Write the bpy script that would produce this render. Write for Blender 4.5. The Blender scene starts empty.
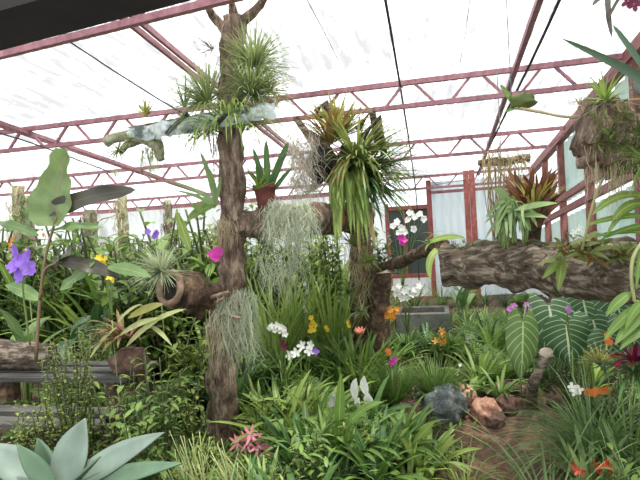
import bpy, math, random
from mathutils import Vector as V, noise
RND = random.Random(11)
R_ = RND.uniform
C = bpy.context.scene.collection
SC = bpy.context.scene

# ------------------------------------------------------------------ camera, sky, sun, exposure
CZ, FPX = 1.6, 520.0
YAW, PITCH, ROLL = math.radians(13.1), math.radians(-1.2), math.radians(3.5)
CF = V((-math.sin(YAW)*math.cos(PITCH), math.cos(YAW)*math.cos(PITCH), math.sin(PITCH)))
R0 = V((math.cos(YAW), math.sin(YAW), 0)); U0 = R0.cross(CF)
CR = R0*math.cos(ROLL) - U0*math.sin(ROLL); CU = U0*math.cos(ROLL) + R0*math.sin(ROLL)
cam = bpy.data.cameras.new('camera'); co = bpy.data.objects.new('camera', cam); C.objects.link(co)
cam.sensor_width = 36; cam.lens = 36*FPX/640; cam.clip_start = .05; cam.clip_end = 200
from mathutils import Matrix
co.matrix_world = Matrix(((CR.x, CU.x, -CF.x, 0), (CR.y, CU.y, -CF.y, 0), (CR.z, CU.z, -CF.z, CZ), (0, 0, 0, 1)))
SC.camera = co
SC.view_settings.view_transform = 'Standard'; SC.view_settings.look = 'None'
SC.view_settings.gamma = 1; SC.view_settings.use_curve_mapping = False
SC.view_settings.exposure = 0.38
w = bpy.data.worlds.new('overcast_sky'); SC.world = w; w.use_nodes = True
bg = w.node_tree.nodes['Background']; bg.inputs[0].default_value = (.93, .97, 1, 1); bg.inputs[1].default_value = 1.45
sun = bpy.data.lights.new('sun', 'SUN'); sun.energy = 7.2; sun.angle = math.radians(3); sun.color = (1, .96, .88)
so = bpy.data.objects.new('sun', sun); C.objects.link(so)
so.rotation_euler = V((.30, -.22, 1)).to_track_quat('Z', 'Y').to_euler()
SC.cycles.max_bounces = 8; SC.cycles.transparent_max_bounces = 12; SC.cycles.diffuse_bounces = 4

SCL = .75
def fY(Y):                  # working depth to metres into the house
    k = [(0, 0), (5, 3.75), (6, 4.9), (7, 6.2), (8, 7.4), (11.65, 10.85), (20, 19)]
    for (a, b), (c, d) in zip(k, k[1:]):
        if Y <= c: return b+(d-b)*(Y-a)/(c-a)
def P(px, py, Y): return PR(px, py, fY(Y))
def PR(px, py, Y):          # point of the place on the sight line of a photograph pixel at depth Y
    d = CF + CR*((px-320)/FPX) - CU*((py-240)/FPX)
    return V((0, 0, CZ)) + d*(Y/d.y)
def G(px, py, z=0.0):
    d = CF + CR*((px-320)/FPX) - CU*((py-240)/FPX)
    return V((0, 0, CZ)) + d*((z-CZ)/d.z)
def PX(n, Y): return n*fY(Y)/FPX/.975      # size of n pixels at depth Y

# ------------------------------------------------------------------ materials
def nmat(name):
    m = bpy.data.materials.new(name); m.use_nodes = True
    return m, m.node_tree.nodes, m.node_tree.links, m.node_tree.nodes['Principled BSDF'], m.node_tree.nodes['Material Output']
def rgb(h):                 # sRGB 0-255 to linear
    f = lambda c: ((c/255+.055)/1.055)**2.4 if c > 10 else c/255/12.92
    return (f(h[0]), f(h[1]), f(h[2]), 1)
def mixc(nt, fac, a, b):
    n = nt.new('ShaderNodeMix'); n.data_type = 'RGBA'
    return n
def leafm(name, c1, c2, rib=None, ribw=.07, veins=0, rough=.45, trans=.35, edge=None, stripe=None):
    m, N, L, b, out = nmat(name)
    geo = N.new('ShaderNodeNewGeometry'); oi = N.new('ShaderNodeObjectInfo')
    ad = N.new('ShaderNodeMath'); ad.operation = 'MULTIPLY_ADD'; ad.inputs[1].default_value = .75
    ml = N.new('ShaderNodeMath'); ml.operation = 'MULTIPLY'; ml.inputs[1].default_value = .25
    L.new(oi.outputs['Random'], ml.inputs[0]); L.new(geo.outputs['Random Per Island'], ad.inputs[0]); L.new(ml.outputs[0], ad.inputs[2])
    mx = N.new('ShaderNodeMix'); mx.data_type = 'RGBA'; L.new(ad.outputs[0], mx.inputs[0])
    mx.inputs[6].default_value = rgb(c1); mx.inputs[7].default_value = rgb(c2)
    col = mx.outputs[2]
    tc = N.new('ShaderNodeTexCoord'); sp = N.new('ShaderNodeSeparateXYZ'); L.new(tc.outputs['UV'], sp.inputs[0])
    def M(op, a, bb, c=None):
        n = N.new('ShaderNodeMath'); n.operation = op
        for i, x in enumerate((a, bb, c)):
            if x is None: continue
            if isinstance(x, (int, float)): n.inputs[i].default_value = x
            else: L.new(x, n.inputs[i])
        return n.outputs[0]
    def over(col, fac, c):
        q = N.new('ShaderNodeMix'); q.data_type = 'RGBA'; L.new(fac, q.inputs[0]); L.new(col, q.inputs[6]); q.inputs[7].default_value = rgb(c)
        return q.outputs[2]
    au = M('ABSOLUTE', M('SUBTRACT', sp.outputs[0], .5), 0)
    if stripe:
        col = over(col, M('MULTIPLY', M('GREATER_THAN', M('SINE', M('MULTIPLY', au, 60), 0), .2), .6), stripe)
    if rib:
        if veins:
            s = M('SINE', M('MULTIPLY', M('ADD', sp.outputs[1], M('MULTIPLY', au, -.55)), veins*6.283), 0)
            col = over(col, M('MULTIPLY', M('GREATER_THAN', s, .93), .75), rib)
        col = over(col, M('MULTIPLY', M('LESS_THAN', au, ribw*.5), .85), rib)
    if edge:
        col = over(col, M('GREATER_THAN', au, .40), edge)
    nz = N.new('ShaderNodeTexNoise'); nz.inputs['Scale'].default_value = 9; L.new(tc.outputs['Object'], nz.inputs['Vector'])
    hs = N.new('ShaderNodeHueSaturation'); L.new(col, hs.inputs['Color'])
    L.new(M('MULTIPLY_ADD', nz.outputs[0], .7, .65), hs.inputs['Value'])
    L.new(hs.outputs[0], b.inputs['Base Color']); b.inputs['Roughness'].default_value = rough
    if trans:
        tr = N.new('ShaderNodeBsdfTranslucent'); L.new(hs.outputs[0], tr.inputs[0])
        ms = N.new('ShaderNodeMixShader'); ms.inputs[0].default_value = trans
        L.new(b.outputs[0], ms.inputs[1]); L.new(tr.outputs[0], ms.inputs[2]); L.new(ms.outputs[0], out.inputs[0])
    return m
def rough_mat(name, c1, c2, scale=8, rough=.9, bump=.5, c3=None, stretch=(1, 1, 1), dist=.02, metal=0):
    m, N, L, b, out = nmat(name)
    tc = N.new('ShaderNodeTexCoord'); mp = N.new('ShaderNodeMapping'); mp.inputs['Scale'].default_value = stretch
    L.new(tc.outputs['Object'], mp.inputs[0])
    nz = N.new('ShaderNodeTexNoise'); nz.inputs['Scale'].default_value = scale; nz.inputs['Detail'].default_value = 8; nz.inputs['Roughness'].default_value = .7
    L.new(mp.outputs[0], nz.inputs['Vector'])
    cr = N.new('ShaderNodeValToRGB'); e = cr.color_ramp.elements
    e[0].position = .35; e[0].color = rgb(c1); e[1].position = .65; e[1].color = rgb(c2)
    if c3: q = e.new(.5); q.color = rgb(c3)
    L.new(nz.outputs[0], cr.inputs[0]); L.new(cr.outputs[0], b.inputs['Base Color'])
    b.inputs['Roughness'].default_value = rough; b.inputs['Metallic'].default_value = metal
    if bump:
        bp = N.new('ShaderNodeBump'); bp.inputs['Strength'].default_value = bump; bp.inputs['Distance'].default_value = dist
        L.new(nz.outputs[0], bp.inputs['Height']); L.new(bp.outputs[0], b.inputs['Normal'])
    return m
def sheet_mat(name, tint, clear, dirt_col, dirt, dscale, dstretch, trans=.8, lo=.55, hi=.7):
    # translucent plastic roofing with dirt lying on it
    m, N, L, b, out = nmat(name)
    tp = N.new('ShaderNodeBsdfTransparent'); tp.inputs[0].default_value = tint
    tl = N.new('ShaderNodeBsdfTranslucent'); tl.inputs[0].default_value = tint
    b.inputs['Base Color'].default_value = tint; b.inputs['Roughness'].default_value = .4
    m1 = N.new('ShaderNodeMixShader'); m1.inputs[0].default_value = trans; L.new(b.outputs[0], m1.inputs[1]); L.new(tl.outputs[0], m1.inputs[2])
    m2 = N.new('ShaderNodeMixShader'); m2.inputs[0].default_value = clear; L.new(m1.outputs[0], m2.inputs[1]); L.new(tp.outputs[0], m2.inputs[2])
    tc = N.new('ShaderNodeTexCoord'); mp = N.new('ShaderNodeMapping'); mp.inputs['Scale'].default_value = dstretch; L.new(tc.outputs['Object'], mp.inputs[0])
    nz = N.new('ShaderNodeTexNoise'); nz.inputs['Scale'].default_value = dscale; nz.inputs['Detail'].default_value = 6; nz.inputs['Roughness'].default_value = .65; L.new(mp.outputs[0], nz.inputs['Vector'])
    nb = N.new('ShaderNodeTexNoise'); nb.inputs['Scale'].default_value = .7; L.new(tc.outputs['Object'], nb.inputs['Vector'])
    ad = N.new('ShaderNodeMath'); ad.operation = 'MULTIPLY_ADD'; ad.inputs[1].default_value = .45; L.new(nb.outputs[0], ad.inputs[0]); L.new(nz.outputs[0], ad.inputs[2])
    mr = N.new('ShaderNodeMapRange'); mr.inputs[1].default_value = lo+.22; mr.inputs[2].default_value = hi+.22; mr.inputs[4].default_value = dirt; L.new(ad.outputs[0], mr.inputs[0])
    d = N.new('ShaderNodeBsdfTranslucent'); d.inputs[0].default_value = rgb(dirt_col)
    m3 = N.new('ShaderNodeMixShader'); L.new(mr.outputs[0], m3.inputs[0]); L.new(m2.outputs[0], m3.inputs[1]); L.new(d.outputs[0], m3.inputs[2])
    L.new(m3.outputs[0], out.inputs[0])
    return m
M = dict(
    rail=rough_mat('brown_maroon_paint', (112, 62, 60), (152, 96, 90), 12, .6, .15),
    roof=sheet_mat('roof_sheet', (.97, .98, 1, 1), .62, (112, 112, 114), .85, 8, (2.6, .35, 1), lo=.455, hi=.60),
    wallsheet=sheet_mat('wall_sheet', (.60, .67, .68, 1), .06, (120, 140, 146), .6, 2.0, (1.5, 1, .5), trans=.6),
    wallwhite=sheet_mat('wall_sheet_white', (.80, .83, .80, 1), .16, (150, 152, 140), .6, 2, (1, 1, .5), trans=.6),
    greensheet=sheet_mat('green_sheet', (.36, .46, .42, 1), .05, (96, 124, 114), .5, 1.5, (1, 1, 1), trans=.55),
    pink=rough_mat('faded_maroon_paint', (126, 80, 88), (164, 114, 122), 14, .55, .15),
    redpost=rough_mat('worn_red_paint', (128, 66, 60), (164, 104, 94), 12, .6, .15, c3=(146, 76, 70)),
    soil=rough_mat('soil', (44, 32, 24), (84, 64, 46), 7, 1, .8, dist=.05),
    path=rough_mat('red_earth_path', (84, 62, 48), (138, 108, 86), 22, 1, .7, c3=(110, 82, 64), dist=.02),
    bark=rough_mat('grey_brown_bark', (66, 54, 44), (186, 166, 146), 14, .95, 1, c3=(122, 100, 84), stretch=(1.6, 1.6, .45), dist=.05),
    barkpale=rough_mat('pale_log_bark', (52, 42, 34), (206, 192, 172), 11, .95, 1, c3=(116, 100, 84), stretch=(.40, 2.2, 2.2), dist=.08),
    barkdark=rough_mat('dark_bark', (44, 34, 26), (134, 108, 84), 16, .95, 1, c3=(86, 66, 50), dist=.05),
    mossbark=rough_mat('pale_mossy_bark', (104, 104, 80), (186, 184, 158), 12, .95, .9, c3=(146, 144, 116)),
    palewood=rough_mat('pale_bare_wood', (180, 160, 140), (226, 212, 196), 14, .9, .5),
    cutwood=rough_mat('cut_wood', (104, 84, 70), (156, 132, 112), 20, .9, .3),
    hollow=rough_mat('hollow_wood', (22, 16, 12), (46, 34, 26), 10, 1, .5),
    rockdark=rough_mat('dark_grey_stone', (60, 66, 66), (142, 148, 142), 14, .9, .9, c3=(92, 100, 98), dist=.03),
    rockbrown=rough_mat('brown_stone', (76, 54, 44), (150, 120, 104), 12, .95, .9, c3=(110, 84, 72), dist=.03),
    rockpink=rough_mat('pinkish_stone', (130, 92, 76), (226, 184, 156), 10, .95, .9, c3=(180, 134, 112), dist=.03),
    plank=rough_mat('weathered_plank', (50, 48, 44), (88, 86, 80), 6, .9, .4, stretch=(.4, 6, 6)),
    dark=rough_mat('dark_lintel', (16, 14, 14), (34, 30, 30), 5, .9, .2),
    wire=rough_mat('dark_wire', (40, 36, 38), (64, 60, 62), 5, .7, 0),
    wiregrey=rough_mat('grey_wire', (110, 108, 112), (150, 148, 150), 5, .6, 0),
    pot=rough_mat('clay_pot', (88, 42, 38), (128, 70, 60), 12, .85, .3),
    potblack=rough_mat('dark_basket', (30, 28, 28), (62, 58, 56), 14, .8, .4),
    glass=None,
    graystone=rough_mat('grey_trough_stone', (84, 86, 80), (128, 130, 122), 5, .9, .4),
    stemgreen=leafm('green_stem', (88, 112, 54), (118, 136, 70), trans=0),
    stemdark=leafm('dark_green_stem', (62, 72, 40), (84, 88, 52), trans=0),
    stembrown=leafm('brown_stem', (96, 78, 54), (130, 110, 80), trans=0),
    stempale=leafm('pale_stem', (150, 160, 100), (196, 200, 140), trans=.2),
    moss=leafm('grey_moss', (150, 158, 132), (196, 202, 176), trans=.3, rough=.9),
    drymoss=leafm('dry_grey_moss', (164, 156, 140), (214, 206, 190), trans=.3, rough=.9),
    rootpale=leafm('pale_root', (150, 134, 104), (198, 184, 150), trans=.2, rough=.9),
    air=leafm('silver_air_plant', (150, 164, 128), (206, 214, 178), trans=.3, rough=.7),
    tilland=leafm('spiky_green_leaf', (112, 134, 86), (184, 194, 134), trans=.35, rough=.6),
    tillyel=leafm('yellow_green_spiky_leaf', (140, 146, 70), (196, 190, 110), trans=.4),
    strap=leafm('strap_leaf', (66, 102, 42), (126, 156, 74), rib=(150, 176, 96), ribw=.1, trans=.35),
    strapdark=leafm('dark_strap_leaf', (48, 84, 44), (88, 122, 62), rib=(110, 146, 84), ribw=.08, trans=.3),
    straplight=leafm('light_strap_leaf', (104, 138, 58), (160, 180, 94), rib=(190, 204, 130), ribw=.1, trans=.4),
    grass=leafm('grass_leaf', (76, 108, 46), (122, 150, 74), trans=.35),
    grassgrey=leafm('grey_green_grass', (92, 122, 70), (150, 174, 116), trans=.3),
    broad=leafm('broad_leaf', (78, 110, 48), (124, 152, 70), rib=(160, 180, 110), ribw=.05, veins=9, trans=.35),
    broaddark=leafm('dark_broad_leaf', (44, 76, 44), (72, 104, 58), rib=(110, 140, 90), ribw=.05, veins=8, trans=.25),
    small=leafm('small_leaf', (66, 98, 38), (160, 176, 84), trans=.4),
    smalldark=leafm('small_dark_leaf', (60, 92, 44), (112, 140, 66), trans=.3),
    fern=leafm('fern_leaf', (78, 112, 50), (128, 154, 72), trans=.4),
    mossy=leafm('fine_mossy_leaf', (70, 92, 44), (114, 126, 62), trans=.3),
    banana=leafm('big_pale_leaf', (112, 142, 88), (134, 158, 100), rib=(150, 146, 112), ribw=.07, veins=9, trans=.4),
    bananadark=leafm('big_dark_purple_leaf', (50, 54, 42), (66, 64, 50), rib=(92, 72, 62), ribw=.06, veins=0, trans=.08),
    bananamid=leafm('big_green_leaf', (84, 116, 66), (112, 142, 84), rib=(150, 160, 110), ribw=.05, veins=12, trans=.3),
    agave=leafm('blue_grey_agave', (118, 136, 122), (134, 150, 136), trans=.08, rough=.55),
    agavedark=leafm('grey_green_agave', (78, 104, 80), (96, 122, 96), trans=.08, rough=.55),
    anth=leafm('velvet_leaf', (50, 84, 52), (70, 106, 62), rib=(196, 212, 170), ribw=.05, veins=8, trans=.25),
    anthlight=leafm('velvet_light_leaf', (92, 122, 66), (104, 132, 74), rib=(186, 204, 140), ribw=.05, veins=8, trans=.35),
    bromred=leafm('red_brown_bromeliad', (84, 40, 38), (128, 84, 52), rib=(130, 118, 66), trans=.15),
    bromolive=leafm('olive_bromeliad', (128, 122, 66), (168, 122, 80), trans=.35),
    brompale=leafm('pale_bromeliad_leaf', (176, 186, 120), (200, 204, 146), trans=.4),
    bromgreen=leafm('green_bromeliad', (100, 118, 60), (172, 178, 108), trans=.35),
    dry=leafm('dry_leaf', (140, 122, 84), (196, 178, 128), trans=.3, rough=.9),
    dryorange=leafm('orange_dry_leaf', (176, 108, 66), (200, 134, 88), trans=.3, rough=.9),
    scarlet=leafm('scarlet_bract', (186, 40, 38), (214, 72, 56), trans=.3),
    orange=leafm('orange_petal', (222, 112, 44), (238, 142, 60), trans=.4),
    amber=leafm('amber_petal', (204, 132, 40), (222, 160, 64), trans=.4),
    salmon=leafm('salmon_petal', (206, 124, 104), (224, 154, 130), trans=.4),
    yellow=leafm('yellow_petal', (236, 200, 36), (246, 220, 70), trans=.4),
    white=leafm('white_petal', (236, 236, 228), (248, 248, 244), trans=.4),
    purple=leafm('purple_petal', (128, 84, 196), (170, 130, 224), trans=.4),
    lavender=leafm('lavender_petal', (178, 166, 214), (206, 200, 232), trans=.4),
    magenta=leafm('magenta_petal', (206, 36, 160), (232, 80, 190), trans=.4),
    pinkp=leafm('pink_petal', (250, 130, 160), (252, 170, 190), trans=.4),
    maroon=leafm('maroon_petal', (104, 30, 56), (134, 48, 80), trans=.3),
    violet=leafm('violet_pink_petal', (196, 110, 196), (222, 150, 220), trans=.4),
    plastic=None,
)
_m, N, L, b, out = nmat('dark_window_glass'); b.inputs['Base Color'].default_value = rgb((74, 84, 80)); b.inputs['Roughness'].default_value = .12; M['glass'] = _m
M['plastic'] = sheet_mat('clear_plastic_film', (.78, .86, .88, 1), .12, (96, 112, 112), .85, 5, (1, 1, 1), trans=.45, lo=.5, hi=.6)

# ------------------------------------------------------------------ mesh helpers
class MB:
    def __init__(s): s.v = []; s.f = []; s.uv = []
    def quad_grid(s, rows, us, vs):
        o = len(s.v); nc = len(us)
        for r in rows: s.v += r
        for i in range(len(rows)-1):
            for j in range(nc-1):
                a = o+i*nc+j
                s.f.append((a, a+1, a+nc+1, a+nc))
                s.uv += [(us[j], vs[i]), (us[j+1], vs[i]), (us[j+1], vs[i+1]), (us[j], vs[i+1])]
    def poly(s, pts):
        o = len(s.v); s.v += pts; s.f.append(tuple(range(o, o+len(pts)))); s.uv += [(.5, .5)]*len(pts)
    def box(s, a, b_, wd, ht, up=V((0, 0, 1))):      # bar from a to b_
        a = V(a); b_ = V(b_); t = (b_-a).normalized()
        sd = t.cross(up)
        if sd.length < 1e-4: sd = t.cross(V((0, 1, 0)))
        sd.normalize(); u = sd.cross(t)
        o = len(s.v)
        for p in (a, b_):
            for x, y in ((-1, -1), (1, -1), (1, 1), (-1, 1)): s.v.append(p+sd*(x*wd/2)+u*(y*ht/2))
        for q in ((3, 2, 1, 0), (4, 5, 6, 7), (0, 1, 5, 4), (1, 2, 6, 5), (2, 3, 7, 6), (3, 0, 4, 7)):
            s.f.append(tuple(o+k for k in q)); s.uv += [(.5, .5)]*4
    def tube(s, pts, radii, n=8, bump=0, freq=6, cap=True, seed=0):
        pts = [V(p) for p in pts]; o = len(s.v); k = len(pts)
        t0 = (pts[1]-pts[0]).normalized()
        ref = V((0, 0, 1)) if abs(t0.z) < .9 else V((1, 0, 0))
        sd = t0.cross(ref).normalized()
        for i, p in enumerate(pts):
            t = (pts[min(i+1, k-1)]-pts[max(i-1, 0)]).normalized()
            sd = (sd - t*sd.dot(t)).normalized(); u = t.cross(sd)
            r = radii[i] if isinstance(radii, (list, tuple)) else radii
            for j in range(n):
                a = 6.28318*j/n; d = sd*math.cos(a)+u*math.sin(a); q = p+d*r
                if bump:
                    q = p + d*r*(1+bump*noise.fractal(q*freq+V((seed, 0, 0)), 1.0, 2.0, 4))
                s.v.append(q)
        for i in range(k-1):
            for j in range(n):
                a = o+i*n+j; b_ = o+i*n+(j+1) % n
                s.f.append((a, b_, b_+n, a+n)); s.uv += [(.5, i/k)]*4
        if cap:
            s.f.append(tuple(o+j for j in range(n))[::-1]); s.uv += [(.5, 0)]*n
            s.f.append(tuple(o+(k-1)*n+j for j in range(n))); s.uv += [(.5, 1)]*n
    def build(s, name, mat, parent=None, smooth=True):
        me = bpy.data.meshes.new(name)
        off = ORG.get(parent.name, V((0, 0, 0))) if parent else V((0, 0, 0))
        me.from_pydata([tuple(p-off) for p in s.v], [], s.f)
        ul = me.uv_layers.new(name='UVMap')
        ul.data.foreach_set('uv', [c for q in s.uv for c in q])
        if smooth: me.polygons.foreach_set('use_smooth', [True]*len(me.polygons))
        me.materials.append(M[mat] if isinstance(mat, str) else mat)
        o = bpy.data.objects.new(name, me); C.objects.link(o)
        if parent: o.parent = parent; ORG[o.name] = off
        return o
ORG = {}
def tag(o, label, cat, group=None, kind=None):
    o['label'] = label; o['category'] = cat
    if group: o['group'] = group
    if kind: o['kind'] = kind
    return o
def thing(name, label, cat, loc, group=None):
    o = bpy.data.objects.new(name, None); o.empty_display_size = .05; C.objects.link(o); o.location = loc
    ORG[o.name] = V(loc)
    return tag(o, label, cat, group)
def struct(name, mb, mat, label=None, parent=None, smooth=False):
    o = mb.build(name, mat, parent, smooth); o['kind'] = 'structure'
    if not parent:
        o['category'] = name.split('_')[0]
        if label: o['label'] = label
    return o
def copy_tree(o, parent=None):
    c = o.copy(); C.objects.link(c); c.parent = parent
    for ch in o.children: copy_tree(ch, c)
    return c

def prof(kind, t):
    if kind == 'strap': return min(1, .55+t*3)*(1-t**4)**.7+.001
    if kind == 'grass': return (1-t)**.6*.98+.02
    if kind == 'lance': return max(.03, math.sin(math.pi*min(1, t*.97+.02)**.85))**.8
    if kind == 'oval': return max(.02, math.sin(math.pi*min(1, t*.98+.015)))**.6
    if kind == 'agave': return (.62+.5*math.sin(math.pi*min(1, t*1.05)**.9))*(1-t**5)**.9*(1 if t < .98 else .3)+.002
    if kind == 'petal': return max(.04, math.sin(math.pi*min(1, (t*.9+.05))**1.3))**.7
    return 1
def ribbon(mb, pts, face, wd, kind='strap', fold=.15, cols=3, wave=0, seed=0):
    n = len(pts); us = [i/(cols-1) for i in range(cols)]; vs = [i/(n-1) for i in range(n)]; rows = []
    sd = None
    for i, p in enumerate(pts):
        t = pts[min(i+1, n-1)]-pts[max(i-1, 0)]
        if t.length < 1e-9: t = V((0, 0, 1))
        t.normalize()
        s2 = t.cross(face)
        if s2.length < .05: s2 = sd if sd else t.cross(V((1, .3, 0)))
        s2.normalize()
        if sd and s2.dot(sd) < 0: s2 = -s2
        sd = s2; nn = sd.cross(t)
        hw = wd*.5*prof(kind, vs[i])
        row = []
        for u in us:
            x = (u-.5)*2
            q = p+sd*(x*hw)+nn*(abs(x)*hw*fold)
            if wave: q = q+nn*(math.sin(vs[i]*wave*6.28+seed+(2 if x > 0 else 0))*abs(x)*hw*.35)
            row.append(q)
        rows.append(row)
    mb.quad_grid(rows, us, vs)
def blade(mb, p0, p1, wd, face=None, bow=V((0, 0, 0)), kind='strap', n=8, fold=.15, cols=3, wave=0):
    p0 = V(p0); p1 = V(p1); c = (p0+p1)/2+V(bow)*SCL
    if face is None: face = V((0, -.8, .6))
    pts = [p0*(1-t)**2+c*(2*t*(1-t))+p1*t*t for t in [i/n for i in range(n+1)]]
    ribbon(mb, pts, V(face).normalized(), wd, kind, fold, cols, wave, R_(0, 6))
def arch(mb, base, az, elev, ln, wd, droop, kind='strap', n=7, fold=.2, tw=0):
    # a leaf that leaves base at elev and bends down by droop over its length
    ln *= SCL; wd *= SCL
    p = V(base); pts = [p.copy()]; a = elev; h = V((math.cos(az), math.sin(az), 0))
    for i in range(n):
        t = (i+.5)/n; e = a-droop*t**1.3
        p = p+(h*math.cos(e)+V((0, 0, math.sin(e))))*(ln/n); pts.append(p.copy())
    side = V((-h.y, h.x, 0)); side = (side+V((0, 0, tw))).normalized()
    nrm = side.cross(h*math.cos(elev)+V((0, 0, math.sin(elev))))
    # face chosen so that tangent x face = side
    n_ = len(pts); rows = []; us = (0, .5, 1); vs = [i/(n_-1) for i in range(n_)]
    for i, q in enumerate(pts):
        t = (pts[min(i+1, n_-1)]-pts[max(i-1, 0)]).normalized(); nn = side.cross(t)
        hw = wd*.5*prof(kind, vs[i])
        rows.append([q-side*hw+nn*(-hw*fold), q, q+side*hw+nn*(-hw*fold)])
    mb.quad_grid(rows, us, vs)
def rosette(mb, c, n, ln, wd, e0=(.5, 1.4), droop=(.6, 1.6), kind='strap', seg=7, fold=.25, rad=.02, az=(0, 6.283), lv=.25):
    for i in range(n):
        a = az[0]+(az[1]-az[0])*((i*.618) % 1)+R_(-.2, .2)
        l = ln*R_(1-lv, 1+lv*.5)
        arch(mb, V(c)+V((math.cos(a)*rad, math.sin(a)*rad, R_(0, rad)))*SCL, a, R_(*e0), l, wd*R_(.8, 1.15), R_(*droop), kind, seg, fold, R_(-.2, .2))
def spikes(mb, c, n, ln, wd, hemi=-.3, droop=.5, seg=5, dirb=V((0, 0, 0))):
    for i in range(n):
        while True:
            d = V((R_(-1, 1), R_(-1, 1), R_(hemi, 1)))+dirb
            if .1 < d.length: break
        d.normalize(); a = math.atan2(d.y, d.x); e = math.asin(max(-1, min(1, d.z)))
        arch(mb, V(c)+d*ln*.04*SCL, a, e, ln*R_(.6, 1.1), wd, R_(-.2, droop), 'grass', seg, .3, R_(-.5, .5))
def strands(mb, spots, n, ln, wd=.004, curl=.5, seg=12, lat=.4):
    # hanging curly threads
    ln *= SCL; wd *= SCL
    for i in range(n):
        p = V(RND.choice(spots))+V((R_(-.03, .03), R_(-.03, .03), R_(-.02, .02))); l = ln*R_(.3, 1.1); pts = [p.copy()]
        d = V((R_(-1, 1)*lat, R_(-1, 1)*lat, -.4))
        for k in range(seg):
            d = d*.75+V((R_(-1, 1)*curl, R_(-1, 1)*curl, R_(-.75, .25)-.12))
            p = p+d.normalized()*(l/seg); pts.append(p.copy())
        ribbon(mb, pts, V((R_(-1, 1), -1, R_(-.3, .3))), wd*R_(.7, 1.3), 'grass', 0, 2)
def blob(mb, c, rx, ry, rz, bump=.25, freq=5, seg=20, rings=12, seed=0, rot=0):
    o = len(mb.v); c = V(c); cs, sn = math.cos(rot), math.sin(rot); rx *= SCL; ry *= SCL; rz *= SCL
    for i in range(rings+1):
        th = math.pi*i/rings
        for j in range(seg):
            ph = 2*math.pi*j/seg; d = V((math.sin(th)*math.cos(ph), math.sin(th)*math.sin(ph), math.cos(th)))
            k = 1+bump*noise.fractal(d*freq*.4+V((seed*3.1, seed, 0)), 1, 2, 4)
            # facets
            x, y, z = d.x*rx*k, d.y*ry*k, d.z*rz*k
            mb.v.append(c+V((x*cs-y*sn, x*sn+y*cs, z)))
    for i in range(rings):
        for j in range(seg):
            a = o+i*seg+j; b_ = o+i*seg+(j+1) % seg
            mb.f.append((a, a+seg, b_+seg, b_)); mb.uv += [(.5, .5)]*4
def flower(mb, c, nrm, n, ln, wd, cup=.25, kind='petal', jit=.15, seg=4, wave=0):
    ln *= SCL; wd *= SCL; c = V(c); nrm = V(nrm).normalized(); a = nrm.orthogonal().normalized(); b_ = nrm.cross(a)
    r0 = R_(0, 6)
    for i in range(n):
        th = r0+6.283*i/n+R_(-jit, jit); d = a*math.cos(th)+b_*math.sin(th)
        e = c+d*ln*R_(.9, 1.1)+nrm*(ln*cup)
        blade(mb, c+d*ln*.04, e, wd, nrm, nrm*(-ln*.08), kind, seg, .1, 3, wave)
def curve_pts(pts, n):
    # catmull-rom through pts
    pts = [V(p) for p in pts]; q = [pts[0]*2-pts[1]]+pts+[pts[-1]*2-pts[-2]]; out = []
    seg = len(pts)-1
    for i in range(n+1):
        s = i/n*seg; k = min(int(s), seg-1); t = s-k; a, b_, c, d = q[k:k+4]
        out.append(.5*((2*b_)+(c-a)*t+(2*a-5*b_+4*c-d)*t*t+(3*b_-a-3*c+d)*t**3))
    return out
def lerp_list(r, n):
    k = len(r)-1; o = []
    for i in range(n+1):
        s = i/n*k; j = min(int(s), k-1); o.append(r[j]*(1-(s-j))+r[j+1]*(s-j))
    return o
def limb(mb, pts, radii, n=40, sides=18, bump=.3, freq=7, seed=0):
    mb.tube(curve_pts(pts, n), [q*SCL for q in lerp_list(radii, n)], sides, bump, freq/SCL, True, seed)
def stem(mb, pts, r, n=10, sides=5): mb.tube(curve_pts(pts, n), lerp_list([r*SCL, r*.7*SCL], n), sides)

# ------------------------------------------------------------------ the setting
def zr(y): return 3.57-.1*y            # the lean-to roof falls away from the camera
XL, XR, YB = -8.6, 1.83, 10.85
SLP = V((0, 1, -.1))
def corr(mb, x0, x1, y0, y1, dz, lam=.19, amp=.018, ny=8):
    n = int((x1-x0)/lam*6); rows = []
    for k in range(ny+1):
        y = y0+(y1-y0)*k/ny
        rows.append([V((x0+(x1-x0)*i/n, y, zr(y)+dz+amp*math.sin(6.283*(x0+(x1-x0)*i/n)/lam))) for i in range(n+1)])
    mb.quad_grid(rows, [i/n for i in range(n+1)], [k/ny for k in range(ny+1)])
def corrwall(mb, a, b_, z0, z1, lam=.16, amp=.024, slope=0):
    a = V(a); b_ = V(b_); d = b_-a; n = max(2, int(d.length/lam*6)); nn = V((-d.y, d.x, 0)).normalized()
    rows = []
    for t in (0, .5, 1):
        row = []
        for i in range(n+1):
            q = a+d*(i/n)+nn*(amp*math.sin(6.283*d.length*i/n/lam)); zt = z1-slope*(q.y-a.y)
            zb = z0 if z0 < .3 else z0-slope*(q.y-a.y)
            row.append(q+V((0, 0, zb+(zt-zb)*t)))
        rows.append(row)
    mb.quad_grid(rows, [i/n for i in range(n+1)], [0, .5, 1])
mb = MB(); corr(mb, XL, XR+.25, .5, YB+.3, .06); struct('ceiling', mb, 'roof', 'translucent white corrugated plastic roof sheets with grey dirt streaks', smooth=True)
def gz(x, y):       # ground height: beds stand a little above the path
    d = abs(x-pathx(y))
    k = max(0, min(1, (d-pathw(y))/.3))
    return .07*k*k*(3-2*k)+.03*k*noise.noise(V((x*1.3, y*1.3, 0)))
def pathx(y):
    if y < 3.2: return .24
    if y < 4.6: return .24+(y-3.2)*.20
    return .52+(y-4.6)*.3
def pathw(y): return .33 if y < 4.5 else max(0, .33-(y-4.5)*.4)
mb = MB(); rows = []
ys = [-.5+i*.14 for i in range(118)]; xs = [-13+i*.16 for i in range(118)]
for y in ys: rows.append([V((x, y, gz(x, y))) for x in xs])
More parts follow.
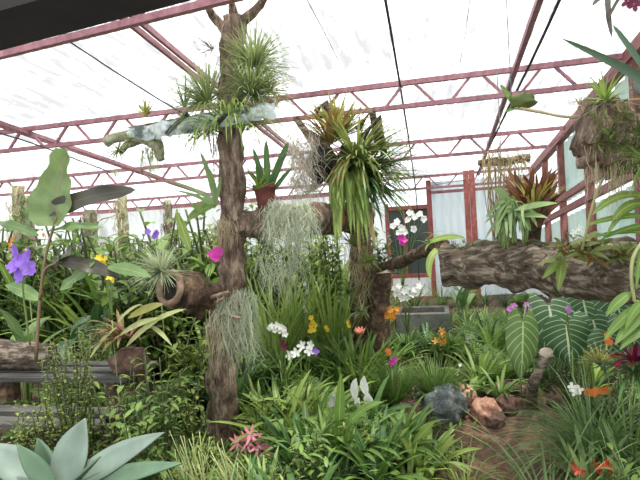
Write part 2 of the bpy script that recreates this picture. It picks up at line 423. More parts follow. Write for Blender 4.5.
mb.quad_grid(rows, [i/117 for i in range(118)], [i/117 for i in range(118)]); struct('floor', mb, 'soil', 'dark brown garden soil of the planted beds', smooth=True)
mb = MB(); rows = []
for i in range(58):
    y = -.4+i*.1; w_ = pathw(y)+.05+.05*noise.noise(V((y*2, 0, 0)))
    rows.append([V((pathx(y)+w_*k/3, y, .012+gz(pathx(y)+w_*k/3, y)*(.6 if abs(k) > 2 else 1)+.012*noise.noise(V((k, y*4, 1))))) for k in range(-3, 4)])
mb.quad_grid(rows, [i/6 for i in range(7)], [i/57 for i in range(58)]); struct('path', mb, 'path', 'bare reddish brown earth path running between the beds', smooth=True)
# far wall of corrugated sheets, with a door
DX0, DX1 = PR(389, 250, YB-.05).x, PR(432, 250, YB-.05).x
mb = MB(); corrwall(mb, (DX1, YB, 0), (XR, YB, 0), .03, 2.42); struct('wall_back', mb, 'wallsheet', 'pale blue-white corrugated plastic sheets of the far wall', smooth=True)
mb = MB(); corrwall(mb, (XL, YB, 0), (DX0, YB, 0), .03, 2.3); struct('wall_rear', mb, 'wallwhite', 'whitish corrugated plastic sheets of the far wall behind the left planting', smooth=True)
mb = MB(); corrwall(mb, (XL, .6, 0), (XL, YB, 0), .03, 3.3, slope=.1); struct('wall_left', mb, 'wallwhite', 'whitish plastic sheet wall along the left side', smooth=True)
mb = MB(); corrwall(mb, (XR+.03, .6, 0), (XR+.03, YB, 0), .03, 2.35, lam=.3, slope=.1); struct('wall_right', mb, 'greensheet', 'pale green plastic sheets of the right side wall', smooth=True)
mb = MB()
for y0, y1 in ((5.0, 8.9), (3.0, 4.4)): corrwall(mb, (XR+.03, y0, 0), (XR+.03, y1, 0), 2.62-.1*y0, 3.5-.1*y0, lam=.3, slope=.1)
struct('wall_upper', mb, 'greensheet', 'pale green plastic sheets above the rails of the right wall', smooth=True)
dr = thing('door_1', 'glazed door in worn red frame in the far wall', 'door', (DX0, YB, 0)); dr['kind'] = 'structure'
ZH, ZM = PR(432, 206, YB-.05).z, PR(432, 275, YB-.05).z
mb = MB(); mb.box((DX1, YB-.05, 0), (DX1, YB-.05, 2.45), .1, .08); mb.box((DX0, YB-.05, 0), (DX0, YB-.05, ZH+.1), .08, .08)
for z in (ZH, ZM, .06): mb.box((DX0, YB-.05, z), (DX1, YB-.05, z), .07, .08)
mb.box(((DX0*.6+DX1*.4), YB-.05, ZM), ((DX0*.6+DX1*.4), YB-.05, ZH), .04, .05)
struct('frame', mb, 'redpost', parent=dr)
mb = MB(); mb.box((DX0, YB, (ZH+ZM)/2), (DX1, YB, (ZH+ZM)/2), .015, ZH-ZM); struct('glass', mb, 'glass', parent=dr)
mb = MB(); corrwall(mb, (DX0, YB, 0), (DX1, YB, 0), .06, ZM); struct('panel', mb, 'wallwhite', parent=dr, smooth=True)
# posts and rails of the shell
def trim(i, a, b_, wd, ht, label, mat='pink'):
    m = MB(); m.box(a, b_, wd, ht); struct('trim_%d' % i, m, mat, label)
k = 1
for px in (467, 473):
    x = PR(px, 200, 10.3).x
    trim(k, (x, 10.3, 0), (x, 10.3, zr(10.3)), .10, .11, 'worn red post of the pair in front of the far wall', 'redpost'); k += 1
trim(k, (DX1, YB-.06, .05), (XR, YB-.06, .03), .05, .06, 'pink lower rail of the far wall'); k += 1
trim(k, (DX1, YB-.06, 2.2), (XR, YB-.06, 2.2), .05, .06, 'pink upper rail of the far wall'); k += 1
trim(k, (XL, YB-.06, 2.33), (DX0, YB-.06, 2.33), .05, .07, 'pink top rail of the far wall left of the door'); k += 1
for y in (3.3, 5.3, 6.95, 8.4, 9.6):
    trim(k, (XR-.03, y, 0), (XR-.03, y, zr(y)), .09, .1, 'maroon post of the right wall', 'rail'); k += 1
for h in (2.66, 2.47):
    trim(k, V((XR-.06, 0, h))+SLP*.6, V((XR-.06, 0, h))+SLP*YB, .06, .085, 'maroon rail along the right wall', 'rail'); k += 1
trim(k, V((XR-.05, 0, 3.54))+SLP*.6, V((XR-.05, 0, 3.54))+SLP*YB, .1, .12, 'maroon eave beam along the right wall', 'rail'); k += 1
for y in (3.5, 6.5, 9.5):
    trim(k, (XL+.05, y, 0), (XL+.05, y, zr(y)), .09, .09, 'pink post of the left wall'); k += 1
# trusses
for Y, where in ((3.29, 'nearest to the camera'), (5.4, 'second from the camera'), (7.8, 'third from the camera'), (10.55, 'farthest, just in front of the far wall')):
    Z = zr(Y); H = .235
    t = thing('roof_truss', 'maroon steel lattice roof truss '+where, 'truss', (-3.6, Y, Z-.3))
    m = MB(); m.box((XL, Y, Z), (XR, Y, Z), .05, .05); m.build('top_chord', 'pink', t, False)
    m = MB(); m.box((XL, Y, Z-H), (XR-.33, Y, Z-H), .045, .045); m.build('bottom_chord', 'pink', t, False)
    x = XL+.2
    while x < XR-.6:
        for a, b_ in ((x, x+.19), (x+.49, x+.30)):
            m = MB(); m.box((a, Y, Z-H+.01), (b_, Y, Z-.01), .026, .026); m.build('web_bar', 'pink', t, False)
        x += .66
    m = MB(); m.box((XR-.30, Y, Z-H), (XR-.02, Y, Z-.02), .04, .04); m.build('end_strut', 'pink', t, False)
    if Y < 3.5: t.rotation_euler.z = -math.radians(8)
for X, lb in ((.77, 'right of the hanging cables'), (-2.08, 'passing behind the tall trunk'), (-4.84, 'far left, above the big pale leaf')):
    t = thing('roof_purlin', 'faded maroon steel purlin running down the roof, '+lb, 'purlin', (X, 6, zr(6)-.05))
    for s_ in (-1, 1) if X < 0 else (0,):
        m = MB(); m.box(V((X+s_*.042, 0, 3.525))+SLP*.8, V((X+s_*.042, 0, 3.525))+SLP*(YB-.3), .028 if X < 0 else .045, .045); m.build('bar', 'pink', t, False)
def wire(name, label, pts, r=.006, mat='wire'):
    m = MB(); m.tube(curve_pts(pts, 12), r, 6); tag(m.build(name, mat), label, 'cable')
def onroof(px, py, dz=-.03):           # where a sight line meets the underside of the roof
    lo, hi = .3, 14
    for _ in range(40):
        md = (lo+hi)/2; q = PR(px, py, md)
        if q.z > zr(md)+dz: hi = md
        else: lo = md
    return PR(px, py, lo)
wire('hanging_cable', 'black cable along the roof, hanging down in front of the door', [onroof(384, -8), onroof(400, 85), onroof(411, 155), PR(417, 205, 10.0), PR(419, 280, 10.0)], .011)
wire('hose', 'black hose under the roof right of the maroon purlin', [onroof(565, -12, -.05), onroof(530, 64, -.05), onroof(487, 152, -.05), onroof(474, 182, -.05)], .014)
wire('wire', 'dark wire slanting from the nearest truss towards the tall trunk', [PR(48, 25, 3.2), PR(70, 42, 3.22), PR(160, 100, 3.5), PR(224, 135, 3.5)], .006)
wire('wire', 'thin grey wire under the roof sheets left of the black cable', [onroof(306, -2, .045), onroof(322, 28, .045), onroof(338, 60, .045)], .0035, 'wiregrey')
wire('wire', 'thin grey wire under the roof sheets right of the black cable', [onroof(470, -2, .045), onroof(466, 30, .045), onroof(459, 68, .045)], .0035, 'wiregrey')
wire('wire', 'dark wire below the far left purlin', [onroof(-4, 132, -.3), onroof(40, 146, -.3), onroof(110, 172, -.3)], .008)
wire('wire', 'dark wire stretched to the pair of red posts', [PR(415, 190, 9.2), PR(440, 184, 9.7), PR(466, 180, 10.25)], .006)
m = MB(); a, b_ = PR(-40, 43, .9), PR(165, -13, .9); d = b_-a
m.box(a-d*.6+V((0, 0, .2)), b_+d*1.6+V((0, 0, .2)), .14, .4); tag(m.build('lintel', 'dark', None, False), 'dark beam overhead in the top left corner', 'beam')
bpy.data.objects['lintel']['kind'] = 'structure'

# ------------------------------------------------------------------ species built as things
def bench(label, x0, x1, y0, y1, z):
    t = thing('plant_bench', label, 'bench', ((x0+x1)/2, (y0+y1)/2, 0))
    n = max(2, int((y1-y0)/.13))
    for i in range(n):
        y = y0+(y1-y0)*(i+.5)/n
        m = MB(); m.box((x0, y, z-.015), (x1, y, z-.015), .11, .03); m.build('slat', 'plank', t, False)
    for x in (x0+.1, x1-.1):
        for y in (y0+.06, y1-.06):
            m = MB(); m.box((x, y, -.02), (x, y, z-.03), .07, .07); m.build('leg', 'barkdark', t, False)
bench('weathered grey plank bench, upper tier, under the log at the left edge', -3.4, P(140, 375, 4.2).x, 2.92, 3.42, P(80, 376, 4.0).z)
bench('weathered grey plank bench, lower tier, behind the blue-grey agave', -3.2, P(112, 425, 3.5).x, 2.42, 2.80, P(80, 425, 3.3).z)
t = thing('stone_trough', 'low grey stone trough on the ground in front of the far door', 'trough', G(422, 334))
xa, xb, zt = PR(395, 320, 6.3).x, PR(450, 320, 6.3).x, PR(420, 313, 6.3).z
for a, b_ in (((xa, 6.3), (xb, 6.3)), ((xa, 6.8), (xb, 6.8)), ((xa+.03, 6.33), (xa+.03, 6.77)), ((xb-.03, 6.33), (xb-.03, 6.77))):
    m = MB(); m.box((a[0], a[1], zt/2), (b_[0], b_[1], zt/2), .06, zt); o = m.build('trough_wall', 'graystone', t, False); o.modifiers.new('worn', 'BEVEL').width = .012
m = MB(); m.box((xa+.05, 6.55, zt-.09), (xb-.05, 6.55, zt-.09), .44, .06); m.build('soil_fill', 'soil', t, False)

# trunks and logs
t = thing('tree_trunk', 'tall grey-brown trunk reaching the roof, with a hollow stub at its left', 'trunk', G(222, 449))
b0 = G(222, 449); Yf = b0.y/.75; T0 = Yf
m = MB()
limb(m, [b0+V((0, 0, -.06)), P(222, 432, Yf), P(222, 400, Yf), P(221, 360, Yf), P(226, 320, Yf), P(232, 285, Yf), P(233, 250, Yf), P(232, 200, Yf), P(231, 120, Yf), P(232, 60, Yf), P(236, 18, Yf)], [.19, .165, .145, .135, .14, .135, .125, .122, .12, .12, .12], 110, 22, .30, 8)
m.build('trunk', 'bark', t)
for pts in ([P(234, 40, Yf), P(218, 22, Yf), P(208, 8, Yf-.1)], [P(238, 25, Yf), P(255, 10, Yf-.05), P(266, -3, Yf-.15)], [P(235, 20, Yf), P(232, 2, Yf-.1)]):
    m = MB(); limb(m, pts, [.06, .045, .03], 12, 10, .3, 10); m.build('branch', 'bark', t)
m = MB(); limb(m, [P(226, 325, Yf), P(216, 308, Yf-.1), P(202, 297, Yf-.25), P(182, 289, Yf-.5)], [.11, .16, .175, .165], 36, 22, .35, 8, 3); m.build('hollow_stub', 'barkdark', t)
e0 = P(182, 289, Yf-.5); e1 = P(170, 288, Yf-.62); ax = (e1-e0).normalized()
u_ = ax.orthogonal().normalized(); v_ = ax.cross(u_); rr = .14*SCL
ring = [e1+u_*(rr*math.cos(6.283*i/20))+v_*(rr*math.sin(6.283*i/20)) for i in range(21)]
m = MB(); m.tube(ring, .024, 8, .3, 14, False); m.build('cut_rim', 'cutwood', t)
m = MB(); m.poly([e1-ax*.01+u_*(rr*.97*math.cos(6.283*i/20))+v_*(rr*.97*math.sin(6.283*i/20)) for i in range(20)]); m.build('hollow', 'hollow', t)
for a, b_ in (((205, 300), (228, 292)), ((214, 312), (240, 318)), ((212, 306), (222, 299))):
    m = MB(); m.tube([P(a[0], a[1], Yf-.3), P(b_[0], b_[1], Yf-.5)], [.022, .010], 8, .2, 10); m.build('broken_twig', 'cutwood', t)

t = thing('cross_log', 'thick grey log lying level between the tall trunk and the bromeliad mass', 'log', P(285, 224, 4.9))
m = MB(); limb(m, [P(228, 231, 4.8), P(250, 224, 4.8), P(290, 221, 5.15), P(335, 218, 5.75), P(362, 217, 6.2)], [.12, .135, .155, .18, .19], 50, 20, .3, 8, 5); m.build('log', 'bark', t)
t = thing('tree_trunk', 'dark mossy trunk under the central bromeliad mass', 'trunk', G(365, 378))
Yt = 6.3; b0 = P(362, 330, Yt); b0.z = 0
m = MB(); limb(m, [b0, P(362, 330, Yt), P(361, 280, Yt), P(359, 230, Yt), P(352, 185, Yt-.1)], [.19, .165, .155, .14, .12], 50, 18, .35, 9, 7); m.build('trunk', 'barkdark', t)
m = MB(); strands(m, [P(352+R_(-8, 16), 240+R_(-10, 50), Yt-.22) for _ in range(30)], 130, .5, .006, .4); m.build('roots', 'rootpale', t)
t = thing('cut_stump', 'short sawn-off post beside the dark mossy trunk', 'stump', P(381, 380, 6.2))
q0 = P(379, 332, 6.2); q0.z = 0; q1 = P(382, 273, 6.2)
m = MB(); limb(m, [q0, P(380, 320, 6.2), q1], [.135, .13, .125], 24, 18, .12, 9, 2); m.build('post', 'barkdark', t)
m = MB(); m.poly([q1+V((.092*math.cos(i*.314), .092*math.sin(i*.314), .004)) for i in range(20)]); m.build('sawn_top', 'cutwood', t)

t = thing('mossy_log', 'big rough log lying across the right side, pale on top', 'log', P(540, 262, 4.5))
m = MB()
limb(m, [P(446, 264, 4.95), P(490, 263, 4.8), P(540, 266, 4.55), P(590, 270, 4.3), P(645, 272, 4.05), V((1.70, 2.9, 1.2))], [.185, .20, .21, .22, .23, .24], 110, 32, .30, 5, 9); m.build('trunk', 'barkpale', t)
m = MB(); limb(m, [V((1.62, 2.75, -.05)), V((1.62, 2.78, .8)), V((1.6, 2.78, 1.5)), V((1.56, 2.7, 2.3)), V((1.55, 2.7, 3.1))], [.26, .22, .2, .18, .14], 40, 18, .3, 7, 4); m.build('support_trunk', 'bark', t)
m = MB(); limb(m, [P(588, 124, 3.5), P(606, 131, 3.55), P(635, 140, 3.6), V((1.53, 2.72, 2.15))], [.14, .165, .19, .18], 50, 22, .7, 8, 12); m.build('upper_branch', 'bark', t)
m = MB()
for i in range(60): p = P(592+R_(0, 50), 126+R_(-14, 24), 3.35-R_(0, .05)); spikes(m, p, 4, .09, .009, -.8)
m.build('branch_moss', 'mossy', t)
m = MB(); strands(m, [P(600+R_(-8, 30), 140+R_(-5, 15), 3.5) for _ in range(20)], 120, .45, .005, .3); m.build('hanging_roots', 'rootpale', t)
m = MB()
for i in range(260):
    s_ = R_(0, 1); p = P(450+s_*190, 246+s_*4+R_(-4, 5), 4.85-s_*.8); spikes(m, p, 3, .07, .008, -.2)
m.build('moss_tufts', 'mossy', t)
t = thing('leaning_branch', 'thin dark mossy branch slanting up to the end of the big log', 'branch', P(410, 256, 5.5))
m = MB(); limb(m, [P(368, 270, 6.25), P(400, 262, 5.6), P(425, 250, 5.1), P(446, 244, 4.95)], [.05, .065, .06, .05], 24, 12, .35, 10); m.build('branch', 'barkdark', t)
m = MB()
for i in range(10): p = P(425+R_(0, 24), 245+R_(-6, 3), 5.05); arch(m, p, R_(0, 6.28), R_(.2, 1), .2, .035, 1.6)
blade(m, P(440, 248, 4.95), P(431, 280, 4.8), .05, None, V((-.1, 0, .06))); blade(m, P(430, 242, 5), P(465, 238, 4.8), .05, None, V((0, 0, .05)))
m.build('leaves', 'straplight', t)
t = thing('log', 'reddish grey log lying on the plank bench at the left edge', 'log', P(10, 357, 4.2))
m = MB(); limb(m, [P(-60, 350, 4.2), P(-10, 353, 4.2), P(30, 356, 4.22), P(52, 357, 4.25)], [.13, .135, .13, .11], 30, 18, .3, 7, 6); m.build('log', 'barkpale', t)
t = thing('branch_stump', 'short leaning brown stub with a pale tip beside the path stones', 'stump', G(531, 400))
b0 = G(531, 402); Ys = b0.y
m = MB(); limb(m, [b0+V((0, 0, -.04)), P(533, 385, Ys), P(540, 370, Ys), P(545, 356, Ys)], [.065, .045, .038, .045], 22, 14, .14, 9); m.build('stub', 'barkpale', t)
m = MB(); blob(m, P(546, 353, Ys), .055, .055, .045, .4, 8, 14, 8); m.build('pale_tip', 'palewood', t)
t = thing('root', 'low knobbly root lying at the foot of the leaning stub', 'root', G(505, 402))
m = MB(); limb(m, [G(484, 399)+V((0, 0, .05)), G(505, 396)+V((0, 0, .09)), G(532, 400)+V((0, 0, .06))], [.05, .07, .06], 20, 10, .4, 9); m.build('root', 'bark', t)
# stones
for px, py, rx, rz, mt, lb in ((446, 424, .25, .22, 'rockdark', 'dark grey rounded stone, largest on the path edge'), (408, 420, .18, .13, 'rockbrown', 'brown stone left of the dark grey stone'),
        (487, 424, .18, .14, 'rockpink', 'pinkish pale stone at the edge of the path'), (508, 416, .15, .12, 'rockbrown', 'brown stone between the pinkish stone and the root'),
        (468, 408, .15, .13, 'rockpink', 'small pink stone behind the dark grey stone'), (497, 429, .12, .09, 'rockbrown', 'low brown stone in front of the pinkish stone'),
        (425, 408, .13, .15, 'rockdark', 'small dark stone behind the brown stone'), (562, 410, .16, .12, 'rockbrown', 'brown stone right of the leaning stub')):
    p = G(px, py); m = MB(); blob(m, p+V((0, .05, rz*.55)), rx, rx*.8, rz, .28, 6, 26, 18, px*.37, R_(0, 3)); tag(m.build('stone', mt), lb, 'stone')
m = MB(); blob(m, P(130, 362, 4.15), .18, .15, .14, .18, 5, 26, 18, 3); tag(m.build('stone', 'rockbrown'), 'round brown stone on the bench under the reddish bromeliad', 'stone')

# ---------------- left foreground
t = thing('banana_plant', 'large-leaved plant with a big pale upright leaf and a dark drooping one', 'plant', P(42, 400, 3.6))
Yb = 3.6
m = MB(); stem(m, [P(36, 360, Yb), P(40, 300, Yb), P(46, 255, Yb), P(58, 212, Yb)], .014, 14, 8); stem(m, [P(40, 300, Yb), P(45, 270, Yb), P(62, 262, Yb)], .015); m.build('stem', 'stembrown', t)
def big(mat, a, b_, wd, face, bow=(0, 0, 0), kind='oval', wave=2.5, fold=.15, dy=0):
    m = MB(); blade(m, P(a[0], a[1], Yb), P(b_[0], b_[1], Yb+dy), PX(wd, Yb), V(face), V(bow), kind, 18, fold, 5, wave); return m.build('leaf', mat, t)
m = MB()   # the upright leaf: broad below, narrowing to a blunt top
pts = curve_pts([P(53, 226, Yb), P(56, 200, Yb), P(62, 174, Yb), P(67, 149, Yb-.05)], 20)
rows = []; us = [0, .25, .5, .75, 1]; wl = lerp_list([22, 42, 47, 47, 44, 36, 27, 23, 21, 12], 20)
for i, p in enumerate(pts):
    rows.append([p+CR*(PX(wl[i], Yb)*(u-.5))+V((0, -1, 0))*(abs(u-.5)*.10+.012*math.sin(i*1.1+u*5)) for u in us])
m.quad_grid(rows, us, [i/20 for i in range(21)]); m.build('leaf', 'banana', t)
big('bananadark', (48, 212), (136, 190), 20, (.1, -1, .1), (0, 0, .07), 'strap', 1.7, .15)
big('bananadark', (56, 262), (122, 279), 17, (0, -.8, .5), (0, 0, .08), 'lance')
big('bananadark', (84, 244), (52, 264), 16, (0, -.5, .8), (0, 0, .03), 'lance')
big('bananamid', (54, 230), (104, 228), 11, (0, -.7, .6), (0, 0, .05), 'lance')
big('bananamid', (108, 267), (151, 277), 17, (0, -.6, .7), (0, 0, .03), 'lance', 0)
big('bananamid', (38, 236), (-8, 222), 14, (0, -.6, .7), (0, 0, .04), 'lance')
big('bananamid', (28, 225), (33, 190), 12, (0, -1, .2), (0, 0, 0), 'lance')
big('bananamid', (60, 290), (95, 262), 14, (0, -1, .4), (0, 0, 0), 'lance')
big('bananamid', (40, 300), (5, 285), 16, (0, -1, .6), (0, 0, .04), 'lance')
t = thing('violet_flower', 'big ruffled purple flower cluster at the left edge', 'flower', P(22, 330, 3.1))
m = MB(); stem(m, [P(30, 345, 3.2), P(24, 300, 3.15), P(22, 272, 3.1)], .008); m.build('stem', 'stemgreen', t)
for px, py in ((16, 252), (28, 255), (14, 266), (29, 268), (20, 275), (22, 260)):
    m = MB(); flower(m, P(px, py, 3.05), V((R_(-.5, .5), -1, R_(-.1, .5))), 7, .056, .045, .15, 'petal', .3, 5); m.build('bloom', 'purple', t)
m = MB(); blob(m, P(26, 250, 3.0), .008, .008, .008, 0, 1, 8, 6); m.build('stamen', 'yellow', t)
# agave
Ya = 2.75
t = thing('agave', 'blue-grey agave with broad fleshy leaves in the bottom left corner', 'agave', V((P(60, 490, Ya).x, fY(Ya), 0)))
c0 = P(60, 487, Ya)
m = MB(); yy = fY(Ya)+.04; m.tube([V((c0.x, yy, 0)), V((c0.x, yy, .3)), V((c0.x, yy, c0.z-.05))], [.13, .15, .16], 24); m.build('pot', 'pot', t)
def ag(mat, a, b_, wd, face, bow=(0, 0, 0), da=0, db=0, fold=.3):
    m = MB(); blade(m, P(a[0], a[1], Ya+da), P(b_[0], b_[1], Ya+db), PX(wd, Ya), V(face), V(bow), 'agave', 16, fold, 5); o = m.build('leaf', mat, t)
    o.modifiers.new('thick', 'SOLIDIFY').thickness = .006
ag('agave', (62, 488), (85, 418), 42, (-.1, -1, .1), (0, .02, 0), 0, .1)
ag('agavedark', (56, 488), (37, 438), 30, (0, -1, .15), (0, 0, 0), .05, .15)
ag('agave', (66, 489), (164, 432), 28, (0, -.75, .65), (0, 0, .02), 0, .05)
ag('agavedark', (70, 493), (182, 463), 22, (0, -.6, .8), (0, 0, .03), -.03, -.1)
ag('agave', (52, 490), (-22, 446), 34, (.1, -.7, .7), (0, 0, .05), 0, 0)
ag('agavedark', (54, 492), (17, 444), 20, (.9, -.5, .2), (0, 0, 0), -.05, -.1)
ag('agavedark', (60, 495), (100, 456), 26, (0, -.2, 1), (0, 0, -.03), -.08, -.15)
ag('agavedark', (58, 496), (20, 486), 26, (0, -.5, 1), (0, 0, .03), -.08, -.3)
# reddish bromeliad on the stone
t = thing('bromeliad', 'reddish olive bromeliad with pale curling leaves on the round stone', 'bromeliad', P(128, 345, 4.05))
m = MB(); c = P(122, 340, 4.05)
rosette(m, c, 26, .33, .035, (.2, 1.2), (.5, 1.5), az=(1.9, 5.2)); m.build('foliage', 'bromolive', t)
m = MB(); rosette(m, c+V((.05, .03, 0)), 16, .28, .035, (.3, 1.3), (.4, 1.3)); m.build('foliage', 'bromred', t)
m = MB()
for a, b_, wd in (((120, 335), (160, 318), 8), ((126, 347), (157, 322), 8), ((140, 330), (186, 309), 7), ((90, 358), (117, 327), 6), ((150, 326), (172, 346), 5), ((118, 322), (142, 304), 5)):
    blade(m, P(a[0], a[1], 3.95), P(b_[0], b_[1], 3.85), PX(wd, 3.9), V((0, -.8, .6)), V((0, 0, .05)), 'lance', 8)
m.build('pale_leaves', 'brompale', t)
m = MB(); blade(m, P(128, 318, 3.95), P(163, 304, 3.85), PX(10, 3.9), V((0, -.9, .5)), V((0, 0, .03)), 'oval', 8); m.build('yellow_leaf', 'tillyel', t)
# fine yellow flowers seen left
def spray(name, label, pts, mat, n, ln, wd, npet=5, Yd=5, stemto=None, smat='stemgreen', cat='flower', group=None, leaves=None):
    p0 = P(pts[0][0], pts[0][1], Yd); t = thing(name, label, cat, V((p0.x, p0.y, 0)), group)
    bs = P(stemto[0], stemto[1], Yd+.05) if stemto else p0+V((.03, .05, -.45))
    m = MB(); gq = V((bs.x, bs.y+.03, gz(bs.x, bs.y)))
    if bs.z > gq.z: m.tube([gq, bs], .004, 5)
    for a, b_ in pts:
        q = P(a, b_, Yd); stem(m, [bs, (bs+q)/2+V((R_(-.03, .03), 0, .05)), q+V((0, .02, 0))], .005, 8, 4)
    m.build('stem', smat, t)
    for a, b_ in pts:
        m = MB(); flower(m, P(a, b_, Yd-.02), V((R_(-.5, .5), -1, R_(-.1, .6))), npet, ln, wd); m.build('bloom', mat, t)
    if leaves:
        m = MB(); rosette(m, V((bs.x, bs.y, max(bs.z-.05, gz(bs.x, bs.y)))), leaves[0], leaves[1], leaves[2], (.7, 1.45), (.3, 1.2)); m.build('foliage', leaves[3], t)
    return t
spray('yellow_orchid', 'yellow flowers above the round bromeliad stone, beside the dark drooping leaf', [(100, 262), (106, 259), (104, 265), (113, 279), (110, 277), (99, 258)], 'yellow', 5, .035, .025, 5, 3.9, (112, 320))
spray('orange_blossom', 'tiny red-orange flowers peeping between leaves at the far left', [(44, 235), (12, 240), (10, 245)], 'orange', 3, .03, .02, 5, 4.6, (30, 300))
spray('violet_orchid', 'small violet flowers behind the silver air plant', [(148, 232), (157, 233), (155, 236)], 'purple', 3, .04, .04, 5, 5.4, (160, 285))
# silver air plant at the hollow end
t = thing('air_plant', 'silvery spiky air plant sitting on the hollow stub', 'air plant', P(165, 272, T0-.55))
m = MB(); spikes(m, P(161, 272, T0-.75), 260, .30, .011, -.6, .8, 6, V((-.1, -.3, .1))); m.build('foliage', 'air', t)
t = thing('moss_beard', 'grey-green beard of moss hanging down the forked stump', 'moss', P(230, 300, Yf-.4))
m = MB(); strands(m, [P(216+R_(0, 38), 296+R_(-8, 45), Yf-.3-R_(0, .15)) for _ in range(60)], 520, .42, .0045, .6); m.build('strands', 'moss', t)
m = MB(); strands(m, [P(205+R_(0, 28), 310+R_(0, 20), Yf-.4) for _ in range(20)], 70, .6, .005, .2); m.build('dry_roots', 'rootpale', t)
t = thing('moss_beard', 'pale grey moss draped over and below the level cross log', 'moss', P(285, 210, 4.8))
m = MB(); strands(m, [P(266+R_(0, 46), 212+R_(-12, 18), 4.72-R_(0, .04)) for _ in range(80)], 800, .30, .006, .8)
strands(m, [P(258+R_(0, 40), 240+R_(0, 30), 4.8) for _ in range(40)], 170, .5, .005, .6); m.build('strands', 'moss', t)
t = thing('moss_beard', 'pale tangle of dry moss hanging left of the central bromeliad mass', 'moss', P(300, 150, 5.6))
m = MB(); strands(m, [P(290+R_(0, 26), 148+R_(-16, 40), 5.6-R_(0, .1)) for _ in range(60)], 420, .46, .006, .7); m.build('strands', 'drymoss', t)
t = thing('root_fringe', 'thin grey fringe hanging from the truss left of the tall trunk', 'roots', P(205, 135, 4.7))
m = MB(); strands(m, [P(200+R_(0, 16), 132, 4.65) for _ in range(12)], 26, .55, .006, .15, 12, .1); m.build('strands', 'stembrown', t)
# mounted plants on the tall trunk
def tuft(label, px, py, Y, n, ln, wd, mat='tilland', hemi=-.5, droop=1.3, name='tillandsia', dirb=(0, 0, 0), cat='air plant', kind=None):
    c = P(px, py, Y); t = thing(name, label, cat, c)
    m = MB(); spikes(m, c, n, ln, wd, hemi, droop, 6, V(dirb)); m.build('foliage', mat, t); return t
tuft('largest grey-green spiky tuft on the tall trunk, just above the second truss', 251, 96, T0-.15, 360, .46, .015, dirb=(.3, -.3, .25))
tuft('spiky grey-green tuft on the tall trunk above the largest one', 254, 68, T0-.12, 280, .44, .014, dirb=(.3, -.3, .3))
tuft('small green tuft in the top fork of the tall trunk', 250, 56, T0-.12, 90, .18, .013, dirb=(.2, -.3, .2))
tuft('spiky dull green tuft on the truss left of the tall trunk', 208, 104, T0-.2, 300, .48, .013, dirb=(-.3, -.3, .3))
tuft('yellowish spiky tuft on the right of the tall trunk above the truss', 268, 92, T0-.12, 60, .35, .012, 'tillyel', dirb=(.5, -.3, -.1))
tuft('dark bristly tuft at the upper left of the tall trunk', 213, 50, T0-.05, 40, .25, .008, 'stembrown', dirb=(-.5, -.2, .2))
t = thing('strap_fern', 'pale green collar of drooping straps around the tall trunk under the truss', 'plant', P(229, 130, T0-.1))
m = MB(); c = P(230, 126, T0-.15)
for i in range(130):
    a = R_(-3.6, .5); arch(m, c+V((math.cos(a)*.12, math.sin(a)*.12, R_(-.05, .05))), a, R_(.0, .9), R_(.35, .6), .022, R_(1.6, 2.3), 'grass', 9)
m.build('foliage', 'straplight', t)
t = thing('orchid', 'orchid with grey-green strap leaves on the left of the tall trunk', 'orchid', P(216, 208, T0-.15))
m = MB()
for a, b_, wd, kd in (((216, 205), (200, 152), 6, 'strap'), ((217, 200), (206, 165), 5, 'strap'), ((216, 203), (165, 180), 5, 'grass'), ((216, 207), (172, 190), 5, 'grass'), ((215, 205), (221, 175), 5, 'strap')):
    blade(m, P(a[0], a[1], T0-.15), P(b_[0], b_[1], T0-.3), PX(wd, T0-.25), V((0, -1, .4)), V((.03, 0, .05)), kd)
m.build('foliage', 'grassgrey', t)
m = MB(); blade(m, P(216, 205, T0-.15), P(187, 221, T0-.35), PX(14, T0-.25), V((0, -.8, .7)), V((0, 0, .05)), 'oval', 8); blade(m, P(205, 216, T0-.25), P(190, 206, T0-.35), PX(8, T0-.25), V((0, -.8, .7)), V((0, 0, .05)), 'oval', 8); m.build('broad_leaves', 'broad', t)
m = MB(); blade(m, P(190, 250, T0-.35), P(176, 210, T0-.35), PX(11, T0-.35), V((0, -1, .2)), V((0, 0, 0)), 'lance'); m.build('pale_leaf', 'straplight', t)
t = spray('magenta_orchid', 'magenta-pink orchid bloom hanging before the tall trunk', [(214, 254), (219, 252), (217, 257)], 'magenta', 3, .05, .05, 5, T0-.4, (205, 300))
t = thing('root_clump', 'pale roots clinging to the join of the tall trunk and cross log', 'roots', P(222, 222, T0-.15))
m = MB(); strands(m, [P(216+R_(0, 20), 214+R_(0, 12), T0-.2) for _ in range(20)], 60, .35, .006, .6, 10, .8); m.build('roots', 'rootpale', t)
# plastic wrap on the second truss
t = thing('plastic_film', 'crumpled pale plastic film stretched across the tall trunk at roof height', 'plastic sheet', P(200, 122, T0-.35))
m = MB(); pa, pb = P(128, 136, T0-.3), P(276, 109, T0-.3); n = 60; rows = []
for k in range(7):
    rows.append([pa.lerp(pb, i/n)+V((0, -.02*math.sin(k/6*3.14)+.03*noise.noise(V((i*.35, k*.8, 0))), .055-.11*k/6*(1 if i > 8 else .6+.05*i)+.02*noise.noise(V((i*.3, 5, 0))))) for i in range(n+1)])
m.quad_grid(rows, [i/n for i in range(n+1)], [k/6 for k in range(7)]); m.build('film', 'plastic', t)
m = MB(); m.tube([pa+V((0, .015, .06)), pb+V((0, .015, .055))], .008, 6); m.build('rail', 'bark', t)
for px_ in (166, 206):
    m = MB(); m.box(P(px_, 134, T0-.33), P(px_+22, 113, T0-.33), .012, .03); m.build('tie', 'wire', t, False)
t = thing('hanging_branch', 'arched grey branch with spiky plants hanging from the second truss at left', 'branch', P(135, 140, T0-.15))
